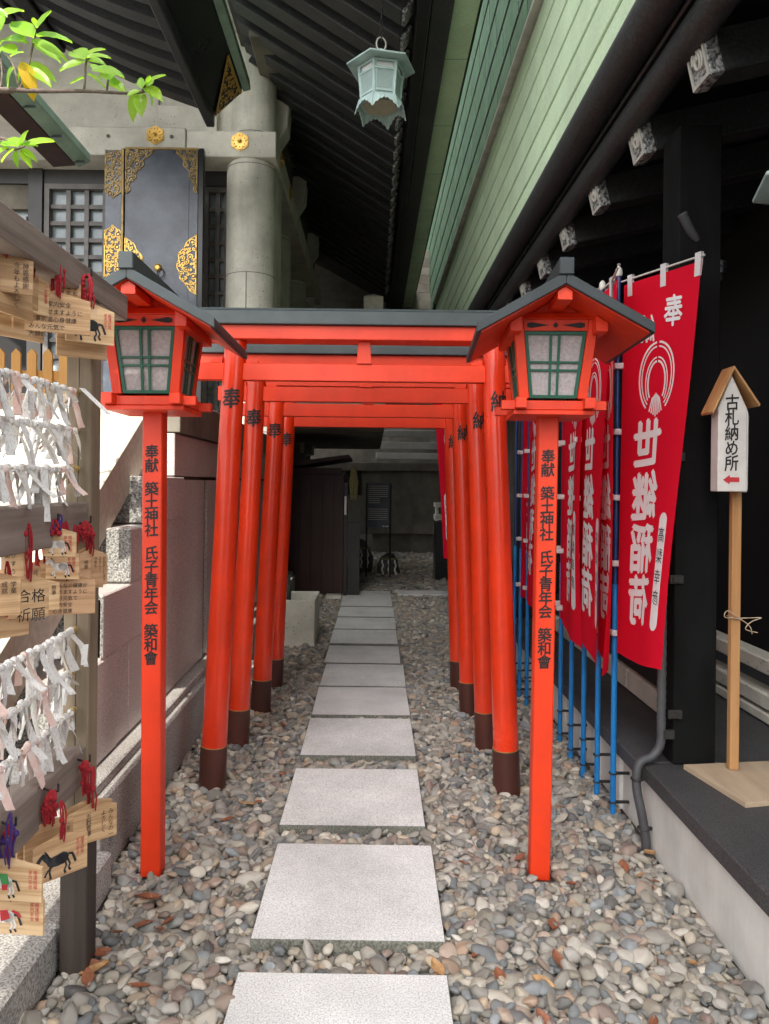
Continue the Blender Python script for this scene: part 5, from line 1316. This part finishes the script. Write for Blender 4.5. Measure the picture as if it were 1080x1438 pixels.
E(30,420,1.86,Rz(60),.13,.10,'light edge-on plaque below the thick stack at the top rail',m='ema',cord=.10)
# middle rail group
E(23,764,1.76,Rz(6),.070,.078,'small pale plaque with tan writing at the middle rail',('あり','ます','よう'),.014,'ema',cord=.045,vertical=False,cordm='cord')
E(-10,803,1.66,Rz(22),.115,.100,'tan plaque with black writing cut off by the left edge below the middle rail',('学業','成就'),.014,'ema2',cord=.10)
E(40,806,1.76,Rz(36),.092,.105,'plaque with large characters for passing an exam',('合格','祈願'),.033,'ema2',cord=.12,vertical=False)
E(84,742,1.90,Rz(2),.082,.072,'small plaque with white horse on green grass at the middle rail',style='horse',m='ema',cord=.035,cordm='cord_purple',horse_c=2)
E(88,772,1.95,Rz(4),.086,.078,'small plaque with black and white horse under the white horse plaque',style='horse',m='ema',cord=.07,horse_c=2)
E(92,806,1.97,Rz(18),.150,.108,'wide plaque with five lines of black writing below the middle rail',('　　　みんなの健康が','　　　続きますように','　　　毎日元気で','　　　家内安全','　　　心身健康'),.0125,'ema3',cord=.14,vertical=False)
E(62,785,2.02,Rz(50),.12,.095,'dark plaque seen behind the white horse plaque',('大願','成就'),.014,'ema2',cord=.10)
E(127,772,2.07,Rz(48),.105,.10,'plaque with columns of small writing at the right end of the middle rail',('おねがいします','よろしく','今年も'),.010,'ema3',cord=.07)
E(122,768,2.11,Rz(50),.105,.12,'back plaque hanging behind the one with columns of small writing',m='ema2',cord=.06)
E(10,860,1.74,Rz(55),.11,.06,'dark lower plaque seen edge-on below the exam plaque',m='ema2',cord=.12)
E(52,812,1.92,Rz(30),.11,.085,'light plaque peeking out between the exam plaque and the wide written one',('無事',),.013,'ema',cord=.11)
E(104,778,2.03,Rz(30),.09,.08,'small plaque half hidden under the two white horse plaques',('感謝',),.012,'ema3',cord=.08)
E(30,790,1.84,Rz(50),.10,.09,'reddish plaque behind the small pale plaque at the middle rail',('成就',),.013,'ema3',cord=.07)
# lower rail group
E(13,1206,1.62,Rz(-6),.150,.092,'plaque with a white horse wearing a green saddle',style='horse_saddle',m='ema',cord=.10,cordm='cord_purple')
E(15,1252,1.66,Rz(-4),.152,.096,'lowest plaque with a leaping white and red horse',style='horse_red',m='ema',cord=.14)
E(86,1171,1.80,Rz(48),.135,.105,'plaque with a black horse and a small crest at the lower rail',('　',),.01,'ema2',style='horse',cord=.08,horse_c=4)
E(70,1150,1.86,Rz(50),.125,.10,'plain plaque behind the black horse plaque at the lower rail',('一年','無事'),.012,'ema2',cord=.075)
E(60,1158,1.88,Rz(52),.13,.10,'rearmost plaque in the pile behind the black horse plaque',m='ema2',cord=.09)
E(131,1128,2.02,Rz(38),.130,.105,'plaque wishing a good harvest in black brush writing beside the rack post',('みんなの一年が','よろしく','','五穀豊穣'),.0155,'ema2',cord=.10)
E(125,1122,2.05,Rz(38),.130,.105,'plaque hidden behind the harvest plaque beside the rack post',m='ema2',cord=.09)
# red cord bunches over the hooks
def bunch(px, py, Y, n_, L1, label, purple=0):
    t = thing('cord_bunch', label, 'cord', at(px,py,Y), 'red cord bunches on the rack hooks', 0, world=False)
    r_ = random.Random(int(px*7+py)); 
    MB().tube([V(-.035,.02,0),V(.0,0,.0),V(.012,-.004,.004),V(.012,-.004,.022)],.003,6).build('hook','metal_dark',t)
    for k in range(n_):
        x = r_.uniform(-.018,.018); x2 = x+r_.uniform(-.012,.012); mb = MB()
        mb.tube(smooth([V(x*.3,-.004,.006),V(x,-.012,-.012),V(x2,-.010,-L1*.5),V(x2*.8+r_.uniform(-.006,.006),-.008,-L1*r_.uniform(.75,1.1))],5),.0032,6)
        mb.lathe([(.003,-.007),(.0075,-.003),(.0075,.003),(.003,.007)],(x,-.011,-.010-r_.uniform(0,.02)),8)
        if r_.random() < .6: mb.lathe([(.003,-.006),(.006,-.003),(.006,.003),(.003,.006)],(x2,-.010,-L1*r_.uniform(.45,.7)),8)
        mb.build('strand','cord_purple' if k < purple else 'cord',t)
    return t
bunch(32,318,1.80,8,.10,'red cord bunch, leftmost on the top rail'); bunch(80,358,1.93,6,.09,'red cord bunch in the middle of the top rail'); bunch(123,389,2.05,7,.085,'red cord bunch on the right of the top rail')
bunch(28,740,1.76,6,.035,'red cord bunch left on the middle rail',1); bunch(76,733,1.90,6,.030,'red and purple cord bunch in the centre of the middle rail',2); bunch(122,735,2.06,7,.05,'red cord bunch at the right end of the middle rail')
bunch(76,1112,1.84,8,.075,'thick red cord bunch in the centre of the lower rail'); bunch(121,1070,2.06,4,.085,'red cord bunch at the right end of the lower rail'); bunch(16,1160,1.64,4,.08,'red and purple cords left on the lower rail',2)

# =================================================================== TREE BRANCH WITH FRESH LEAVES
tree = thing('tree','green leafy branches reaching in at the top left corner','tree',(-2.25,1.5,0))
MB().tube([V(-2.25,1.5,0),V(-2.2,1.55,1.0),V(-2.1,1.7,2.0),V(-1.9,1.9,2.8),V(-1.85,2.0,3.4)],[.09,.08,.065,.05,.03],12).build('trunk','bark',tree)
B1 = [V(-2.02,1.78,2.35)]+[at(x,y,2.2) for x,y in ((-20,128),(0,126),(60,128),(120,128),(180,131),(205,128))]
MB().tube(smooth(B1,4),[.010-.0070*min(1,i/24) for i in range(25)],7).build('branch','bark',tree)
twigs = [[(27,127),(38,100),(45,70),(50,45)],[(118,128),(120,108),(121,88),(128,78)],[(0,125),(3,100),(-4,60)],[(27,127),(20,95),(10,78)],[(150,128),(152,112)],[(-10,200),(5,208),(22,210),(35,205)],[(200,128),(204,120),(212,112)]]
for tw in twigs: 
    q = smooth([at(x,y,2.2) for x,y in tw],4); MB().tube(q,.0032,5).build('twig','bark',tree)
MB().tube(smooth([V(-2.0,1.8,2.4),at(-30,190,2.2),at(-10,200,2.2)],4),.006,6).build('twig','bark',tree)
def leaf_mesh(seed):
    r_ = random.Random(seed); L1 = 1.0; wd = r_.uniform(.23,.29); droop = r_.uniform(.05,.4); n_ = 8
    def f(u, v):
        t = v; x = (u-.5)*2*wd*math.sin(math.pi*min(1,t**.8*.98+.01))**.8; fold = abs(u-.5)*.16
        return V(x, t*L1, fold-droop*t*t+.012*math.sin(t*20)*(u-.5))
    mb = MB(); mb.grid(f, 4, n_); 
    return mb
lms = [leaf_mesh(k).mesh('leaf','leaf',recalc=False) for k in range(5)]; lmy = leaf_mesh(9).mesh('leaf','leaf_yellow',recalc=False)
# (base px, base py, tip px, tip py)
LV = [(8,22,30,5),(10,25,-10,5),(45,50,18,25),(48,55,12,22),(52,40,70,15),(50,38,48,22),(52,52,95,45),(45,60,92,70),(46,62,85,80),(40,62,10,55),(36,60,0,45),(28,90,55,95),(20,95,3,115),(40,90,78,108),(38,95,72,120),(22,78,2,55),(15,80,28,68),
  (120,85,98,60),(119,88,84,92),(118,110,98,116),(120,80,142,62),(122,82,150,72),(122,85,145,82),(125,92,150,100),(122,105,142,110),(130,100,168,95),(140,105,165,112),(150,115,172,118),(152,120,178,128),(128,108,148,122),(155,112,165,98),
  (200,125,195,105),(202,122,190,110),(205,120,228,100),(208,118,210,106),(205,124,225,132),(206,125,218,144),(198,130,196,155),(192,130,183,168),(204,122,215,112),(196,128,178,130),
  (25,208,5,185),(28,206,22,187),(30,204,35,183),(34,205,74,196),(30,210,52,222),(28,212,45,232),(24,212,20,232),(20,210,-2,222),(22,206,0,200),(30,206,50,200),(12,208,-12,215),(5,20,-8,40),(3,60,-15,72),(0,75,-14,60),(30,100,22,112)]
r_ = random.Random(8)
def put_leaf(b_, t_, Y, me_):
    p, q = at(b_[0],b_[1],Y), at(t_[0],t_[1],Y+r_.uniform(-.04,.04)); d = q-p; Ln = d.length*r_.uniform(1.0,1.08)
    y_ = d.normalized(); up = Vector((r_.uniform(-.3,.3),-.75,.65)); x_ = y_.cross(up).normalized(); z_ = x_.cross(y_)
    o = bpy.data.objects.new('leaf', me_); COL.objects.link(o); o.parent = tree
    Mx = Matrix((x_,y_,z_)).transposed().to_4x4() @ Matrix.Scale(Ln,4); Mx.translation = p-Vector(tree.location)
    o.matrix_local = Mx
for i,(a0,a1,b0,b1) in enumerate(LV): put_leaf((a0,a1),(b0,b1),2.2+r_.uniform(-.04,.04),lms[i%5])
put_leaf((30,88),(50,128),2.18,lmy); put_leaf((34,96),(48,138),2.19,lmy)
# upper crown out of the frame
for k in range(90):
    c_ = V(-1.9+r_.uniform(-.6,.15), 1.3+r_.uniform(-.9,.6), 3.3+r_.uniform(-.4,.6))
    o = bpy.data.objects.new('leaf', lms[k%5]); COL.objects.link(o); o.parent = tree; o.location = c_-Vector(tree.location); o.rotation_euler = (r_.uniform(-1,1),r_.uniform(-1,1),r_.uniform(0,6)); o.scale = (.1,)*3

# =================================================================== DRY LEAVES ON THE PEBBLES
dm = []
for k in range(5):
    rr = random.Random(40+k); cu = rr.uniform(.05,.25)
    def f(u, v, cu=cu, rr=rr): 
        x = (u-.5)*.52*math.sin(math.pi*min(1,v*.97+.02))**.9
        return V(x, v-.5, cu*(u-.5)**2*4*.5+cu*.6*(v-.5)**2)
    mb = MB(); mb.grid(f,4,7); dm.append(mb.mesh('dry_leaf','dryleaf' if k%3 else 'dryleaf2',recalc=False))
zones = [((-.9,-.6),(2.0,2.6),14,'dry brown leaf among the pebbles near the foot of the left lantern post'),((.35,1.05),(1.5,3.0),20,'dry brown leaf among the pebbles beside the right platform'),((-.5,.4),(1.55,3.3),12,'dry leaf lying on the pebbles beside the stepping slabs'),((-.7,-.4),(2.9,4.6),9,'dry leaf among the pebbles near the left torii pillars')]
for (xr,yr,nn,lb) in zones:
    for k in range(nn):
        x, y = r_.uniform(*xr), r_.uniform(*yr)
        if xr[0] > .3: x = min(1.08, x+.25*(r_.random()**2))
        if any(a0-.02<x<a1+.02 and b0-.02<y<b1+.02 for a0,a1,b0,b1 in SLABS): continue
        o = place('dry_leaf', r_.choice(dm), None, (x,y,.036), (r_.uniform(-.35,.35),r_.uniform(-.35,.35),r_.uniform(0,6.28)), (r_.uniform(.045,.085),)*3)
        tag(o, lb, 'leaf', lb.replace('dry brown leaf','dry brown leaves').replace('dry leaf','dry leaves'))
for o in bpy.data.objects:
    if '_w' in o: del o['_w']
